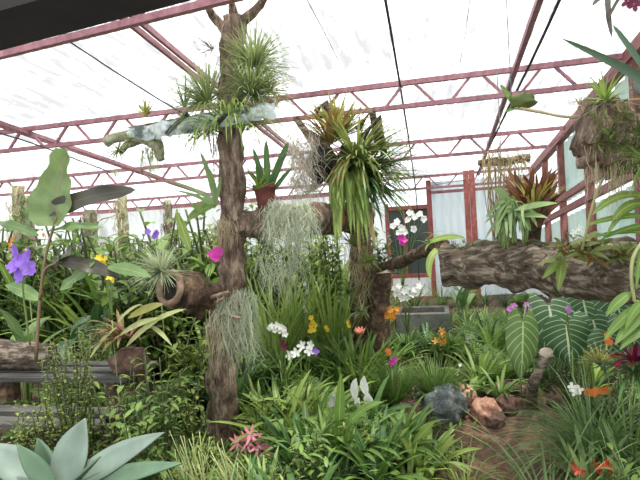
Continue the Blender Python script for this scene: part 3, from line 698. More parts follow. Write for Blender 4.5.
m = MB(); limb(m, [P(106, 142, T0-.15), P(115, 138, T0-.15), P(138, 133, T0-.12), P(160, 125, T0-.1)], [.05, .05, .045, .03], 18, 10, .3, 10); limb(m, [P(121, 152, T0-.15), P(128, 144, T0-.2), P(145, 139, T0-.2), P(155, 143, T0-.2), P(162, 160, T0-.2)], [.03, .04, .065, .07, .035], 24, 10, .35, 10); m.build('branch', 'mossbark', t)
m = MB(); strands(m, [P(140+R_(0, 20), 145+R_(-4, 10), T0-.22) for _ in range(12)], 50, .32, .007, .2); spikes(m, P(155, 140, T0-.25), 80, .20, .01, -1); spikes(m, P(130, 141, T0-.25), 50, .14, .01, -.6); spikes(m, P(118, 150, T0-.2), 24, .14, .02, -1); m.build('foliage', 'tilland', t)
tuft('yellow-green upright bromeliad perched on the truss above the hanging branch', 146, 116, T0-.12, 46, .2, .022, 'tillyel', -.05, .5, name='bromeliad', cat='bromeliad', dirb=(0, 0, .5))
tuft('dark spear-leaved tuft on the truss beside the plastic film', 185, 108, T0-.15, 16, .36, .022, 'smalldark', .1, .2, dirb=(-.2, 0, .4))
t = tuft('small drooping tuft hanging below the far left purlin', 115, 170, 7.1, 20, .2, .016, 'tilland', -1, .5, dirb=(0, 0, -.8))
q = P(115, 170, 7.1); m = MB(); m.tube([q, V((q.x, q.y, zr(q.y)+.05))], .004, 5); m.build('hanger', 'wiregrey', t)
# pot on the cross log
t = thing('potted_orchid', 'orchid in a red-brown clay pot standing on the cross log', 'potted plant', P(268, 208, 4.85))
c = P(266, 207, 4.85)
m = MB(); m.tube([c+V((0, 0, -.02)), c+V((0, 0, .07)), c+V((0, 0, .13)), c+V((0, 0, .132)), c+V((0, 0, .16))], [.055, .068, .08, .09, .09], 20); m.build('pot', 'pot', t)
m = MB(); m.tube([c+V((0, 0, .155)), c+V((0, 0, .165))], [.085, .06], 16); m.build('potting_bark', 'barkdark', t)
m = MB()
for a, b_, wd in (((265, 188), (253, 148), 6), ((268, 188), (266, 140), 7), ((270, 188), (289, 141), 8), ((270, 190), (284, 155), 6), ((264, 190), (247, 170), 5), ((262, 190), (256, 165), 5), ((274, 190), (292, 168), 5)):
    blade(m, P(a[0], a[1], 4.85), P(b_[0], b_[1], 4.75), PX(wd, 4.75), V((R_(-.3, .3), -1, .2)), V((0, 0, .02)), 'strap')
m.build('foliage', 'strapdark', t)
tuft('pale yellow-green tuft between the clay pot and the tall trunk', 258, 190, 4.75, 26, .3, .02, 'straplight', 0, .6, name='orchid', cat='orchid')
# central bromeliad mass
t = thing('bromeliad', 'huge shaggy bromeliad mass in a dark basket at the centre', 'bromeliad', P(345, 165, 5.70))
c = P(342, 160, 5.80)
m = MB(); blob(m, P(323, 165, 5.80), .22, .2, .22, .3, 6); blob(m, P(352, 172, 5.85), .22, .22, .34, .3, 6); m.build('basket', 'potblack', t)
m = MB(); rosette(m, P(358, 165, 5.75), 170, 0.744, 0.034, (-.2, 1.3), (.4, 1.6), az=(-2.2, 1.4)); m.build('foliage', 'bromgreen', t)
m = MB(); rosette(m, P(362, 180, 5.75), 110, 0.792, 0.031, (-.6, .8), (.3, 1.0), az=(-1.4, .9)); m.build('foliage', 'strapdark', t)
m = MB(); rosette(m, P(338, 140, 5.80), 80, 0.576, 0.031, (.4, 1.4), (.1, .8)); m.build('foliage', 'tillyel', t)
m = MB(); rosette(m, P(330, 145, 5.75), 70, 0.528, 0.031, (.3, 1.3), (.2, .9)); m.build('foliage', 'bromolive', t)
m = MB()
for i in range(30):
    x = R_(332, 370); blade(m, P(345+(x-345)*.5, R_(165, 188), 5.62), P(x+R_(-8, 8), R_(200, 252), 5.5-R_(0, .15)), PX(R_(3, 5), 5.6), V((R_(-.6, .6), -1, .1)), V(((x-350)*.004, -.1, .10)))
m.build('hanging_straps', 'straplight', t)
m = MB()
for i in range(6):
    x = R_(340, 372); blade(m, P(x, R_(180, 205), 5.63), P(x+R_(-10, 10), R_(225, 262), 5.55), PX(R_(4, 6), 5.60), V((R_(-.5, .5), -1, .1)), V((R_(-.05, .05), -.1, .04)))
m.build('dry_straps', 'dry', t)
for a, b_ in (((296, 118), (312, 140)), ((316, 112), (324, 103)), ((308, 132), (326, 145)), ((357, 130), (372, 110)), ((362, 138), (378, 118)), ((322, 118), (326, 106))):
    m = MB(); m.tube([P(a[0], a[1], 5.75), P(b_[0], b_[1], 5.75), P((a[0]+b_[0])/2+14, (a[1]+b_[1])/2+26, 5.80)], [.03, .045, .03], 8, .3, 9); m.build('dry_stub', 'barkpale', t)
m = MB(); blade(m, P(344, 160, 5.58), P(332, 187, 5.55), PX(13, 5.60), V((.2, -1, .2)), V((.03, -.05, 0)), 'oval', 8); m.build('orange_leaf', 'dryorange', t)
m = MB(); blade(m, P(338, 188, 5.55), P(344, 226, 5.55), PX(6, 5.60)); m.build('dry_leaf', 'dryorange', t)
tuft('pale leaf tuft hanging below the right of the bromeliad mass', 372, 205, 5.80, 36, 0.300, 0.024, 'bromgreen', -.8, .6, name='bromeliad', cat='bromeliad')
tuft('bright green leafy clump on the dark mossy trunk at the cross log', 312, 192, 5.90, 26, 0.288, 0.036, 'strap', -.2, .7, name='orchid', cat='orchid')
for px, py, n, ln, mt, lb in ((352, 245, 40, .30, 'bromgreen', 'upper left green tuft growing on the dark mossy trunk'), (368, 262, 40, .26, 'straplight', 'light tuft growing on the right of the dark mossy trunk above the sawn-off post'), (348, 292, 36, .26, 'strap', 'lower green tuft growing on the left of the dark mossy trunk'), (362, 312, 30, .24, 'tilland', 'grey-green tuft low on the dark mossy trunk')):
    tuft(lb, px, py, 5.90, n, ln, .024, mt, -.5, .9, name='orchid', cat='orchid', dirb=(0, -.4, .1))
# far orchids before the door
spray('white_orchid', 'white orchid spray in front of the dark door glass', [(397, 222), (402, 228), (408, 220), (405, 232), (414, 229), (399, 233), (393, 226), (420, 214), (415, 217), (424, 219), (410, 213)], 'white', 9, .075, .07, 5, 8.6, (402, 290))
spray('magenta_orchid', 'magenta orchid bloom before the door, beside the slanting branch', [(401, 238), (404, 240), (402, 242)], 'magenta', 3, .055, .05, 5, 6.6, (404, 285))
spray('white_orchid', 'white orchid spray behind the sawn-off post', [(394, 288), (399, 286), (404, 292), (410, 287), (415, 290), (413, 295), (396, 294), (419, 286), (407, 298), (402, 299)], 'white', 9, .05, .035, 5, 6.6, (408, 335))
# right log plants
t = thing('bromeliad', 'red-brown bromeliad with upright leaves growing on the big log', 'bromeliad', P(532, 235, 4.55))
m = MB(); c = P(535, 215, 4.6)
for i in range(70):
    x = R_(500, 562); y = R_(165, 205); b0 = P(532+R_(-8, 10), 222+R_(-6, 8), 4.6+R_(-.1, .1)); blade(m, b0, P(x, y, 4.55+R_(-.2, .25)), PX(R_(4, 7), 4.6), V((R_(-.4, .4), -1, .4)), V((0, 0, .06)), 'strap', 6)
m.build('foliage', 'bromred', t)
m = MB(); rosette(m, P(534, 215, 4.5), 26, .34, .022, (.6, 1.5), (.2, 1)); m.build('young_leaves', 'tillyel', t)
m = MB(); rosette(m, P(538, 212, 4.55), 26, .32, .03, (.6, 1.4), (.2, 1)); m.build('foliage', 'bromolive', t)
m = MB(); limb(m, [P(534, 262, 4.65), P(534, 232, 4.62), P(535, 212, 4.6)], [.06, .06, .05], 10, 10, .3); m.build('stem', 'barkdark', t)
t = thing('orchid', 'grey-green orchid with drooping strap leaves on the big log before the red bromeliad', 'orchid', P(512, 240, 4.55))
m = MB()
for i in range(46):
    x = R_(484, 540); blade(m, P(512+R_(-12, 12), 200+R_(-6, 25), 4.55), P(x, R_(205, 243), 4.45+R_(-.15, .1)), PX(R_(3, 5), 4.5), V((R_(-.4, .4), -1, .3)), V((0, -.03, .13)), 'strap', 8)
blade(m, P(508, 205, 4.45), P(494, 190, 4.4), PX(9, 4.4), V((0, -1, .4)), V((.02, 0, .06)), 'oval'); blade(m, P(515, 210, 4.4), P(558, 203, 4.3), PX(7, 4.4), V((0, -.8, .6)), V((0, 0, .02)), 'lance'); blade(m, P(520, 216, 4.4), P(548, 218, 4.3), PX(6, 4.4), V((0, -.8, .6)), V((0, 0, .03)), 'lance')
m.build('foliage', 'grassgrey', t)
m = MB()
for i in range(12): q = P(512+R_(-14, 14), 236+R_(-4, 6), 4.55); stem(m, [q+V((0, 0, -.06)), q+V((0, 0, .05)), P(512+R_(-12, 12), 205, 4.55)], .014)
m.build('canes', 'stemgreen', t)
t = thing('dry_root_tangle', 'upright tangle of dry brown roots and stalks at the left of the red bromeliad', 'roots', P(498, 236, 4.7))
m = MB()
for i in range(34): x = R_(484, 520); stem(m, [P(500+R_(-8, 10), 240, 4.75), P(x, R_(190, 215), 4.8), P(x+R_(-6, 6), R_(148, 178), 4.85)], .005, 8, 4)
m.build('stalks', 'dry', t)
t = thing('hanging_mount', 'mossy stick hung with pale tufts under the roof before the far right corner', 'branch', P(500, 160, 6.2))
m = MB(); limb(m, [P(478, 163, 6.2), P(500, 162, 6.2), P(530, 158, 6.2)], [.04, .06, .05], 14, 10, .35); m.build('stick', 'bark', t)
m = MB()
for x in (490, 500, 512, 524): spikes(m, P(x, 160, 6.15), 30, .26, .012, -1, .8)
strands(m, [P(480+R_(0, 50), 160, 6.15) for _ in range(20)], 60, .5, .006, .4); m.build('tufts', 'rootpale', t)
wire('wire', 'thin wire holding the mossy stick below the roof', [P(500, 160, 6.2), P(500, 130, 6.2), V((P(500, 130, 6.2).x, P(500, 130, 6.2).y, zr(P(500, 130, 6.2).y)+.03))], .004, 'wiregrey')
t = thing('orchid', 'green orchid keel hanging its leaves over the front of the big log', 'orchid', P(566, 254, 4.1))
m = MB()
for a, b_, wd in (((566, 254), (542, 279), 8), ((562, 254), (558, 291), 9), ((564, 252), (588, 262), 7), ((560, 252), (552, 270), 6)):
    blade(m, P(a[0], a[1], 4.05), P(b_[0], b_[1], 3.98), PX(wd, 4), V((.2, -1, .2)), V((0, -.04, .02)), 'lance', 8, .3)
m.build('foliage', 'straplight', t)
t = thing('orchid', 'tangle of yellowish orchid canes and straps lying along the top of the big log', 'orchid', P(605, 250, 3.95))
m = MB()
for i in range(60):
    x = R_(562, 632); y = R_(243, 262); a = P(x, y, 3.95+R_(-.15, .1)); blade(m, a, P(x+R_(-30, 34), y+R_(-18, 10), 3.85+R_(-.2, .1)), PX(R_(3, 6), 3.9), V((R_(-.3, .3), -.8, .7)), V((0, 0, R_(0, .06))), 'lance', 6)
m.build('foliage', 'bromgreen', t)
m = MB()
for i in range(36): x = R_(565, 625); y = R_(246, 260); blade(m, P(x, y, 3.9), P(x+R_(-22, 26), y+R_(-14, 10), 3.8), PX(4, 3.9), V((R_(-.3, .3), -.8, .7)), V((0, 0, .04)), 'strap', 6)
m.build('dry_canes', 'bromolive', t)
for px, py in ((574, 233), (579, 228), (583, 235), (577, 238)):
    m = MB(); flower(m, P(px, py, 3.9), V((R_(-.4, .4), -1, .2)), 5, .03, .014); m.build('bloom', 'white', t)
t = thing('orchid', 'long green strap leaves arching in from the right edge above the big log', 'orchid', P(640, 232, 3.5))
m = MB()
for a, b_, wd, bw in (((648, 198), (592, 215), 9, .12), ((648, 216), (585, 226), 7, .04), ((648, 205), (612, 222), 10, .1), ((650, 224), (600, 240), 6, .03), ((648, 232), (590, 238), 5, .03), ((648, 206), (606, 236), 6, .12)):
    blade(m, P(a[0], a[1], 3.5), P(b_[0], b_[1], 3.45), PX(wd, 3.5), V((R_(-.2, .2), -.7, .7)), V((0, 0, bw)), 'strap', 10)
m.build('foliage', 'straplight', t)
m = MB(); stem(m, [P(582, 250, 3.7), P(596, 195, 3.6), P(616, 160, 3.55), P(645, 138, 3.5)], .009); m.build('flower_stem', 'stempale', t)
# upper right
tuft('yellow-green leafy tuft on the mossy branch at the right edge', 606, 101, 3.45, 30, .26, .022, 'straplight', -.3, .6, name='orchid', cat='orchid', dirb=(0, -.2, .1))
tuft('green strap tuft hanging over the right edge below the mossy branch', 646, 160, 3.2, 34, .24, .02, 'strap', -.8, 1.2, name='orchid', cat='orchid')
tuft('grey spiky tuft under the mossy branch at the right edge', 600, 168, 3.6, 40, .2, .007, 'rootpale', -1, .6)
m = MB(); blade(m, P(648, 80, 3.2), P(561, 38, 3.2), PX(10, 3.2), V((.2, -.5, -.8)), V((0, 0, .02)), 'grass', 10, .6); blade(m, P(648, 75, 3.25), P(612, 24, 3.2), PX(5, 3.2), V((.2, -.5, -.8)), V((0, 0, .02)), 'strap', 8, .5)
t = thing('spear_leaf_plant', 'plant with stiff spear leaves reaching in at the top right', 'plant', P(648, 80, 3.2)); m.build('foliage', 'agavedark', t)
m = MB(); blob(m, P(645, 84, 3.25), .06, .05, .06, .3); m.build('bulb', 'graystone', t)
m = MB(); limb(m, [P(650, 88, 3.25), V((1.4, 2.5, 2.4)), V((1.55, 2.7, 2.3))], [.03, .035, .04], 10, 8, .2); m.build('stem', 'bark', t)
t = thing('hanging_orchid', 'dark drooping orchid leaves with a magenta flower at the top right corner', 'orchid', P(615, -10, 2.6))
m = MB()
for a, b_, wd in (((608, -14), (612, 38), 5), ((608, -8), (592, 6), 4), ((625, -10), (608, 20), 3), ((611, -14), (590, -2), 4)): blade(m, P(a[0], a[1], 2.6), P(b_[0], b_[1], 2.55), PX(wd, 2.6), V((.1, -1, 0)), V((-.015, 0, 0)), 'strap', 8)
m.build('foliage', 'bananadark', t)
for px, py in ((628, 1), (634, 4), (639, 0)):
    m = MB(); flower(m, P(px, py, 2.5), V((0, -1, -.3)), 5, .03, .02); m.build('bloom', 'maroon', t)
m = MB(); m.tube([P(615, -12, 2.6), P(615, -12, 2.6)+V((0, 0, .9)) if 0 else onroof(615, -12, .03)+V((0, 0, 0))], .004, 6); m.build('hanger', 'wiregrey', t)
t = thing('hanging_twig', 'pale bare twig with a knobbly end hanging level at the upper right', 'twig', P(560, 110, 4))
m = MB(); stem(m, [P(514, 107, 4.1), P(540, 112, 4), P(575, 117, 3.85), P(620, 107, 3.6)], .013, 14, 7); m.build('twig', 'rootpale', t)
m = MB(); blob(m, P(523, 101, 4.1), .09, .06, .06, .4, 6, 14, 10, 4); m.build('knob', 'mossy', t)
m = MB(); blade(m, P(515, 105, 4.1), P(500, 84, 4.1), PX(5, 4.1), V((0, -1, .3))); blade(m, P(520, 104, 4.1), P(506, 112, 4.1), PX(4, 4.1), V((0, -1, .3))); m.build('leaf', 'strap', t)
m = MB(); m.tube([P(512, 106, 4.1), V((P(512, 106, 4.1).x, P(512, 106, 4.1).y, zr(P(512, 106, 4.1).y)+.04))], .003, 5); m.build('hanger', 'wiregrey', t)
tuft('small pale knob of roots on the mossy branch tip at the right', 580, 105, 3.8, 26, .09, .01, 'rootpale', -1, .5, name='root_tuft', cat='roots')

# anthuriums
def heart(mb, px, py, w_px, h_px, Y, tilt=.25, lean=0, roll=0):
    # hanging heart leaf: lobes on top, point below
    c = P(px, py, Y); Lh = PX(h_px, Y); W = PX(w_px, Y); n = 16; us = [i/8 for i in range(9)]; rows = []
    dn = V((lean, -math.sin(tilt), -math.cos(tilt))).normalized(); sd = V((1, roll, 0)); sd = (sd-dn*sd.dot(dn)).normalized(); nn = sd.cross(dn)
    if nn.y > 0: nn = -nn
    for i in range(n+1):
        t = i/n; row = []
        wd = W*.5*((math.sin(min(1, t*1.02+.09)*math.pi)**.75)*(1-.25*t)*1.12+.01) if t < .97 else W*.02
        for u in us:
            x = (u-.5)*2; y = t+.20*(1-abs(x))**1.2*(1-t)**4
            row.append(c+dn*(Lh*(y-.15))+sd*(wd*x)+nn*(-.12*W*x*x+.1*Lh*(t*(1-t))))
        rows.append(row)
    mb.quad_grid(rows, us, [i/n for i in range(n+1)])
    return c+dn*(Lh*.05)
t = thing('anthurium', 'anthurium with large velvety heart leaves and white veins under the big log', 'anthurium', V((.95, 4.15, .05)))
root = V((1.0, 4.3, .08))
for px, py, w_, h_, Y, mt, ln, rl in ((548, 302, 46, 66, 5.6, 'anth', .05, .1), (566, 322, 40, 52, 5.3, 'anth', 0, -.1), (592, 317, 42, 55, 5.35, 'anth', .1, .2), (612, 293, 36, 50, 5.5, 'anth', .2, .3), (582, 296, 34, 50, 5.8, 'anth', .1, -.2), (625, 318, 34, 48, 5.2, 'anth', .15, .3), (606, 335, 30, 42, 5.1, 'anth', -.1, .1)):
    m = MB(); a = heart(m, px, py, w_, h_, Y, R_(.2, .4), ln, rl); lf = m.build('leaf', mt, t)
    m = MB(); stem(m, [root+V((R_(-.1, .1), R_(-.1, .1), 0)), (root+a)/2+V((0, .1, .15)), a+V((0, .015, .02))], .008); m.build('petiole', 'stemgreen', t)
t = thing('anthurium', 'anthurium with one long light green heart leaf left of the velvety ones', 'anthurium', V((.66, 4.0, .06)))
m = MB(); a = heart(m, 523, 318, 29, 74, 5.1, .15, -.1, .1); m.build('leaf', 'anthlight', t)
m = MB(); stem(m, [V((.68, 4.1, .06)), P(530, 340, 5.35), P(527, 305, 5.25), a], .008); m.build('petiole', 'stemgreen', t)
spray('violet_orchid', 'pink-violet orchid flowers above the long light green heart leaf', [(510, 309), (514, 306), (512, 313), (526, 305), (529, 309), (527, 311)], 'violet', 6, .035, .03, 5, 5.6, (520, 355))
spray('pink_orchid', 'tiny pink flower under the middle of the big log', [(568, 308), (569, 311)], 'violet', 2, .025, .02, 5, 5.0, (572, 350))
t = thing('orchid', 'orchid with broad yellow-green strap leaves at the right edge under the log', 'orchid', P(640, 350, 3.5))
m = MB()
for a, b_, wd, bw in (((632, 292), (606, 316), 9, .02), ((642, 305), (604, 340), 9, .04), ((646, 312), (615, 345), 10, .03), ((644, 240), (636, 290), 5, .0), ((646, 330), (620, 350), 8, .04), ((646, 300), (625, 330), 8, .05)):
    blade(m, P(a[0], a[1], 3.4), P(b_[0], b_[1], 3.35), PX(wd, 3.4), V((R_(-.3, .3), -1, .5)), V((-.01, 0, bw)), 'lance', 8)
m.build('foliage', 'strap', t)
m = MB(); stem(m, [P(645, 238, 3.4), P(632, 262, 3.4), P(634, 300, 3.4), P(642, 325, 3.45), V((P(655, 340, 3.5).x, P(655, 340, 3.5).y, .05))], .012, 14, 6); m.build('stem', 'stempale', t)
t = thing('bromeliad', 'dark red bromeliad at the right edge below the strap-leaved orchid', 'bromeliad', P(634, 372, 3.9))
m = MB(); rosette(m, P(634, 362, 3.9), 22, .2, .035, (.2, 1.1), (.3, 1.1)); m.build('foliage', 'maroon', t)
m = MB(); rosette(m, P(634, 364, 3.9), 10, .16, .03, (.2, 1.1), (.3, 1.1)); m.build('bracts', 'scarlet', t)
m = MB(); rosette(m, P(636, 375, 3.95), 30, .4, .025, (.2, 1.1), (.6, 1.5)); m.build('lower_leaves', 'strapdark', t)
tuft('yellow-green feathery bromeliad below the velvety heart leaves', 600, 364, 4.5, 120, .2, .012, 'tillyel', 0, .5, name='bromeliad', cat='bromeliad')
spray('orange_bloom', 'orange-red flower among leaves below the velvety heart leaves', [(607, 336), (609, 341)], 'orange', 2, .035, .03, 5, 4.6, (608, 365))
spray('orange_bromeliad', 'row of orange-red flowers in the right bed beside the white one', [(588, 392), (593, 393), (597, 391), (603, 391), (607, 390)], 'orange', 5, .035, .03, 5, 4.7, (597, 425), leaves=(12, .2, .025, 'strapdark'))
spray('white_flower', 'white flower in the right bed left of the orange-red ones', [(572, 387), (576, 389), (574, 392), (579, 390)], 'white', 4, .04, .03, 4, 4.75, (576, 425), leaves=(12, .2, .03, 'strap'))
for px, py, lb in ((591, 459, 'scarlet-flowered bromeliad with grey strap leaves in the bottom right grass'), (633, 470, 'scarlet-flowered bromeliad in the bottom right corner')):
    c = P(px, py, 3.85); t = thing('bromeliad', lb, 'bromeliad', V((c.x, c.y, .06)))
    m = MB(); rosette(m, V((c.x, c.y+.03, .07)), 16, .55, .05, (.8, 1.4), (.2, .8)); m.build('foliage', 'grassgrey', t)
    m = MB(); stem(m, [V((c.x, c.y+.02, .08)), c], .012); m.build('flower_stem', 'stemgreen', t)
    for i in range(5):
        m = MB(); flower(m, c+V((R_(-.1, .1), R_(-.08, .03), R_(-.06, .05))), V((R_(-1, 1), -1, .6)), 6, .05, .022, .5); m.build('bloom', 'scarlet', t)

# ---------------- middle bed heroes
def at(px, Y, z=None):
    p = P(px, 300, Y); return V((p.x, p.y, gz(p.x, p.y) if z is None else z))
def clump(label, px, py, n, ln, wd, mat, e0=(.7, 1.45), droop=(.3, 1.5), kind='strap', name='strap_plant', cat='plant', group=None, Y=None):
    c = G(px, py, .07) if Y is None else at(px, Y)
    t = thing(name, label, cat, c, group); m = MB(); rosette(m, c, n, ln, wd, e0, droop, kind, 8, .3, .06); m.build('foliage', mat, t); return t, c
t, c = clump('amaryllis clump with broad shiny straps at the bottom centre', 335, 478, 26, .6, .08, 'strap', (.7, 1.4), (.5, 1.7), Y=4.3)
m = MB(); blade(m, P(338, 458, 4.3), P(341, 372, 4.25), PX(11, 4.3), V((.2, -1, .1)), V((0, 0, 0)), 'strap', 8); blade(m, P(340, 440, 4.25), P(384, 402, 4.05), PX(9, 4.2), V((0, -.7, .7)), V((-.03, 0, .14)), 'strap', 10); m.build('tall_leaves', 'strap', t)
for px, Y, lb, mt, ln in ((300, 4.35, 'left of the tall upright leaf', 'strap', .6), (275, 4.7, 'behind the pink lily', 'straplight', .6), (385, 4.45, 'between the tall upright leaf and the path', 'strap', .5), (415, 4.3, 'on the near edge of the path', 'straplight', .45),
        (360, 4.9, 'below the white arum flowers', 'strapdark', .55), (310, 5.0, 'below the white and purple orchid', 'straplight', .65), (290, 4.05, 'at the bottom edge left of centre', 'strapdark', .5), (365, 3.95, 'at the bottom edge right of centre', 'strap', .45), (398, 4.75, 'in front of the brown stone', 'strap', .38)):
    clump('clump of broad green straps '+lb, px, 0, 20, ln*1.12, .075, mt, (.7, 1.45), (.4, 1.7), Y=Y)
for px, Y, lb, mt in ((352, 5.8, 'at the foot of the dark mossy trunk, left side', 'straplight'), (372, 5.85, 'at the foot of the dark mossy trunk, in front', 'strap'), (335, 5.8, 'just left of the dark mossy trunk below the yellow flowers', 'strap')):
    clump('light clump of narrow straps '+lb, px, 0, 40, .72, .04, mt, (.8, 1.5), (.3, 1.4), Y=Y)
m = MB(); blade(m, P(412, 446, 4.4), P(436, 420, 4.35), PX(7, 4.4), V((0, -1, .4)), V((0, 0, .02)), 'lance'); t = thing('broad_leaf', 'single light green leaf leaning up to the dark grey stone', 'leaf', P(412, 446, 4.4)); m.build('blade', 'straplight', t)
# pink lily
t = thing('pink_lily', 'pink spidery lily in bloom at the foot of the forked stump', 'lily', P(248, 470, 4.3)); c = P(248, 441, 4.25)
m = MB(); stem(m, [V((c.x, c.y+.04, .05)), V((c.x+.02, c.y+.02, .2)), c], .01); m.build('stem', 'stemgreen', t)
for dx, dz in ((0, 0), (-.07, -.01), (.08, -.02), (.03, .05), (.13, -.05)):
    m = MB(); flower(m, c+V((dx, -.02, dz)), V((dx*6, -1, .4)), 6, .10, .026, .1, 'lance', .3); m.build('bloom', 'pinkp', t)
# white orchids
spray('white_orchid', 'cluster of small white flowers with dark spots left of the white-purple orchid', [(272, 326), (277, 325), (281, 327), (275, 330), (280, 331), (284, 329), (285, 334), (270, 328)], 'white', 8, .035, .03, 5, 5.1, (283, 380), leaves=(8, .4, .03, 'strap'))
t = spray('white_orchid', 'white orchid with purple lip in the middle of the bed', [(302, 346), (309, 351), (296, 353), (311, 345), (290, 355)], 'white', 5, .055, .035, 5, 5.1, (306, 400), leaves=(8, .4, .035, 'straplight'))
m = MB(); flower(m, P(316, 351, 5.0), V((0, -1, 0)), 4, .035, .035); m.build('lip', 'purple', t)
spray('maroon_orchid', 'dark maroon bud below the small white flower cluster', [(283, 343), (284, 347)], 'maroon', 2, .035, .035, 5, 5.05, (288, 385))
spray('yellow_orchid', 'bright yellow orchid spray in the middle bed, tallest of the yellow ones', [(311, 318), (313, 322), (311, 326), (314, 330), (310, 331), (315, 325)], 'yellow', 6, .035, .03, 5, 5.8, (316, 375))
spray('yellow_orchid', 'small yellow flower between the yellow spray and the dark trunk', [(326, 327), (328, 330)], 'yellow', 2, .03, .025, 5, 6.0, (327, 370))
spray('yellow_orchid', 'small yellow flower close left of the dark mossy trunk', [(348, 322), (349, 326)], 'yellow', 2, .03, .025, 5, 5.9, (350, 370))
spray('lavender_orchid', 'tall spike of lavender flowers behind the yellow orchid spray', [(304, 300), (303, 307), (306, 312), (302, 318), (305, 324), (301, 330), (307, 292), (305, 284)], 'lavender', 8, .035, .03, 5, 6.4, (306, 380))
t = thing('pink_cone_flower', 'salmon pink bud on a thin stem in front of the dark trunk', 'flower', P(360, 400, 5.45)); m = MB(); stem(m, [P(360, 400, 5.5), P(360, 360, 5.5), P(360, 332, 5.45)], .006); m.build('stem', 'stembrown', t)
m = MB(); flower(m, P(360, 333, 5.45), V((0, -.3, 1)), 8, .06, .03, .9); m.build('inner_petals', 'salmon', t)
m = MB(); flower(m, P(360, 333, 5.45), V((0, -.3, 1)), 7, .06, .03, .35); m.build('bloom', 'salmon', t)
t = thing('orange_orchid', 'round amber orange orchid ball beside the sawn-off post', 'orchid', P(392, 370, 5.9)); m = MB(); stem(m, [P(396, 370, 5.9), P(396, 340, 5.9), P(393, 316, 5.85)], .006); m.build('stem', 'stemgreen', t)
m = MB()
for i in range(16): flower(m, P(392+R_(-6, 6), 313+R_(-5, 5), 5.8+R_(-.05, .05)), V((R_(-1, 1), -1, R_(-.6, 1))), 5, .035, .02, .3)
m.build('bloom', 'amber', t)
spray('orange_flower', 'small orange flower just above the magenta one', [(388, 351), (389, 353)], 'orange', 2, .035, .03, 6, 5.6, (392, 395))
spray('magenta_flower', 'small magenta flower over the left sedge tussock', [(391, 363), (393, 362), (395, 359)], 'magenta', 3, .032, .03, 5, 5.4, (394, 400))
spray('yellow_lily', 'drooping amber-yellow flowers on a slanting stalk before the grey slab bench', [(442, 331), (443, 334), (436, 341), (441, 342), (446, 340)], 'amber', 5, .06, .03, 5, 6.6, (424, 370), 'stempale')
spray('white_flower', 'white flowers standing behind the dark grey stone, near the far red posts', [(467, 337), (470, 340), (472, 336), (468, 341)], 'white', 4, .04, .03, 5, 6.8, (470, 375), leaves=(8, .4, .04, 'strap'))
spray('white_flower', 'tiny white flowers on a stalk right of the right sedge tussock', [(460, 365), (458, 370), (457, 374)], 'white', 3, .025, .02, 5, 6.0, (462, 395))
t = thing('arum_lily', 'white arum lilies with rounded hoods in the middle bed', 'lily', G(360, 430))
for px, py, l in ((366, 383, 20), (355, 386, 22), (332, 398, 18), (359, 402, 10), (369, 397, 12)):
    m = MB(); a = P(px, py+l*.6, 4.95); stem(m, [V((a.x+R_(-.05, .05), a.y+.06, .05)), a+V((0, .03, -.1)), a], .008); m.build('stem', 'stemgreen', t)
    m = MB(); blade(m, a, P(px+R_(-2, 2), py-l*.35, 4.9), PX(10, 4.9), V((R_(-.4, .4), -1, .9)), V((0, .03, 0)), 'oval', 8, .55, 5); m.build('hood', 'white', t)
m = MB(); rosette(m, G(360, 430, .08)+V((0, .1, 0)), 14, .42, .1, (.6, 1.3), (.6, 1.6), 'oval'); m.build('foliage', 'broad', t)
t, c = clump('dark green grassy sedge tussock left of the dark grey stone', 396, 408, 260, .54, .016, 'grass', (.9, 1.5), (.2, 1.1), 'grass', 'sedge', 'grass')
t, c = clump('dark green grassy sedge tussock right behind the dark grey stone', 437, 405, 260, .54, .016, 'grass', (.9, 1.5), (.2, 1.1), 'grass', 'sedge', 'grass')
t, c = clump('big arching grass tussock in the bottom right beside the path', 585, 0, 260, .92, .016, 'grassgrey', (.7, 1.5), (1.0, 2.6), 'grass', 'grass_tussock', 'grass', Y=4.4)
clump('arching grass tussock behind the scarlet bromeliads at the right edge', 622, 0, 150, .95, .016, 'grass', (.7, 1.5), (.8, 2.3), 'grass', 'grass_tussock', 'grass', Y=4.1)
clump('long-bladed grass tussock overhanging the path at the bottom edge', 540, 0, 46, 1.0, .018, 'grassgrey', (.5, 1.3), (.8, 2.1), 'grass', 'grass_tussock', 'grass', Y=3.7)
clump('sparse light grass blades at the near left edge of the path', 455, 0, 26, .5, .016, 'straplight', (.6, 1.4), (.6, 1.9), 'grass', 'grass_tussock', 'grass', Y=4.15)
clump('rosette of green straps between the stones and the leaning stub', 500, 398, 24, .36, .04, 'strap', (.3, 1.2), (.5, 1.6), name='bromeliad', cat='bromeliad')
clump('low rosette of green straps behind the small pink stone', 470, 396, 20, .34, .04, 'strap', (.3, 1.2), (.5, 1.6), name='bromeliad', cat='bromeliad')
t = thing('rush', 'clump of thin pale leafless stems at the bottom left of the pink lily', 'rush', at(195, 3.4))
m = MB()
for i in range(44):
    x = R_(158, 240); q = at(x, 3.4+R_(-.2, .2)); stem(m, [q, q+V((R_(-.05, .05), 0, .2)), PR(x+R_(-10, 10), R_(430, 470), q.y)], .0055, 6, 4)
m.build('stems', 'stempale', t)
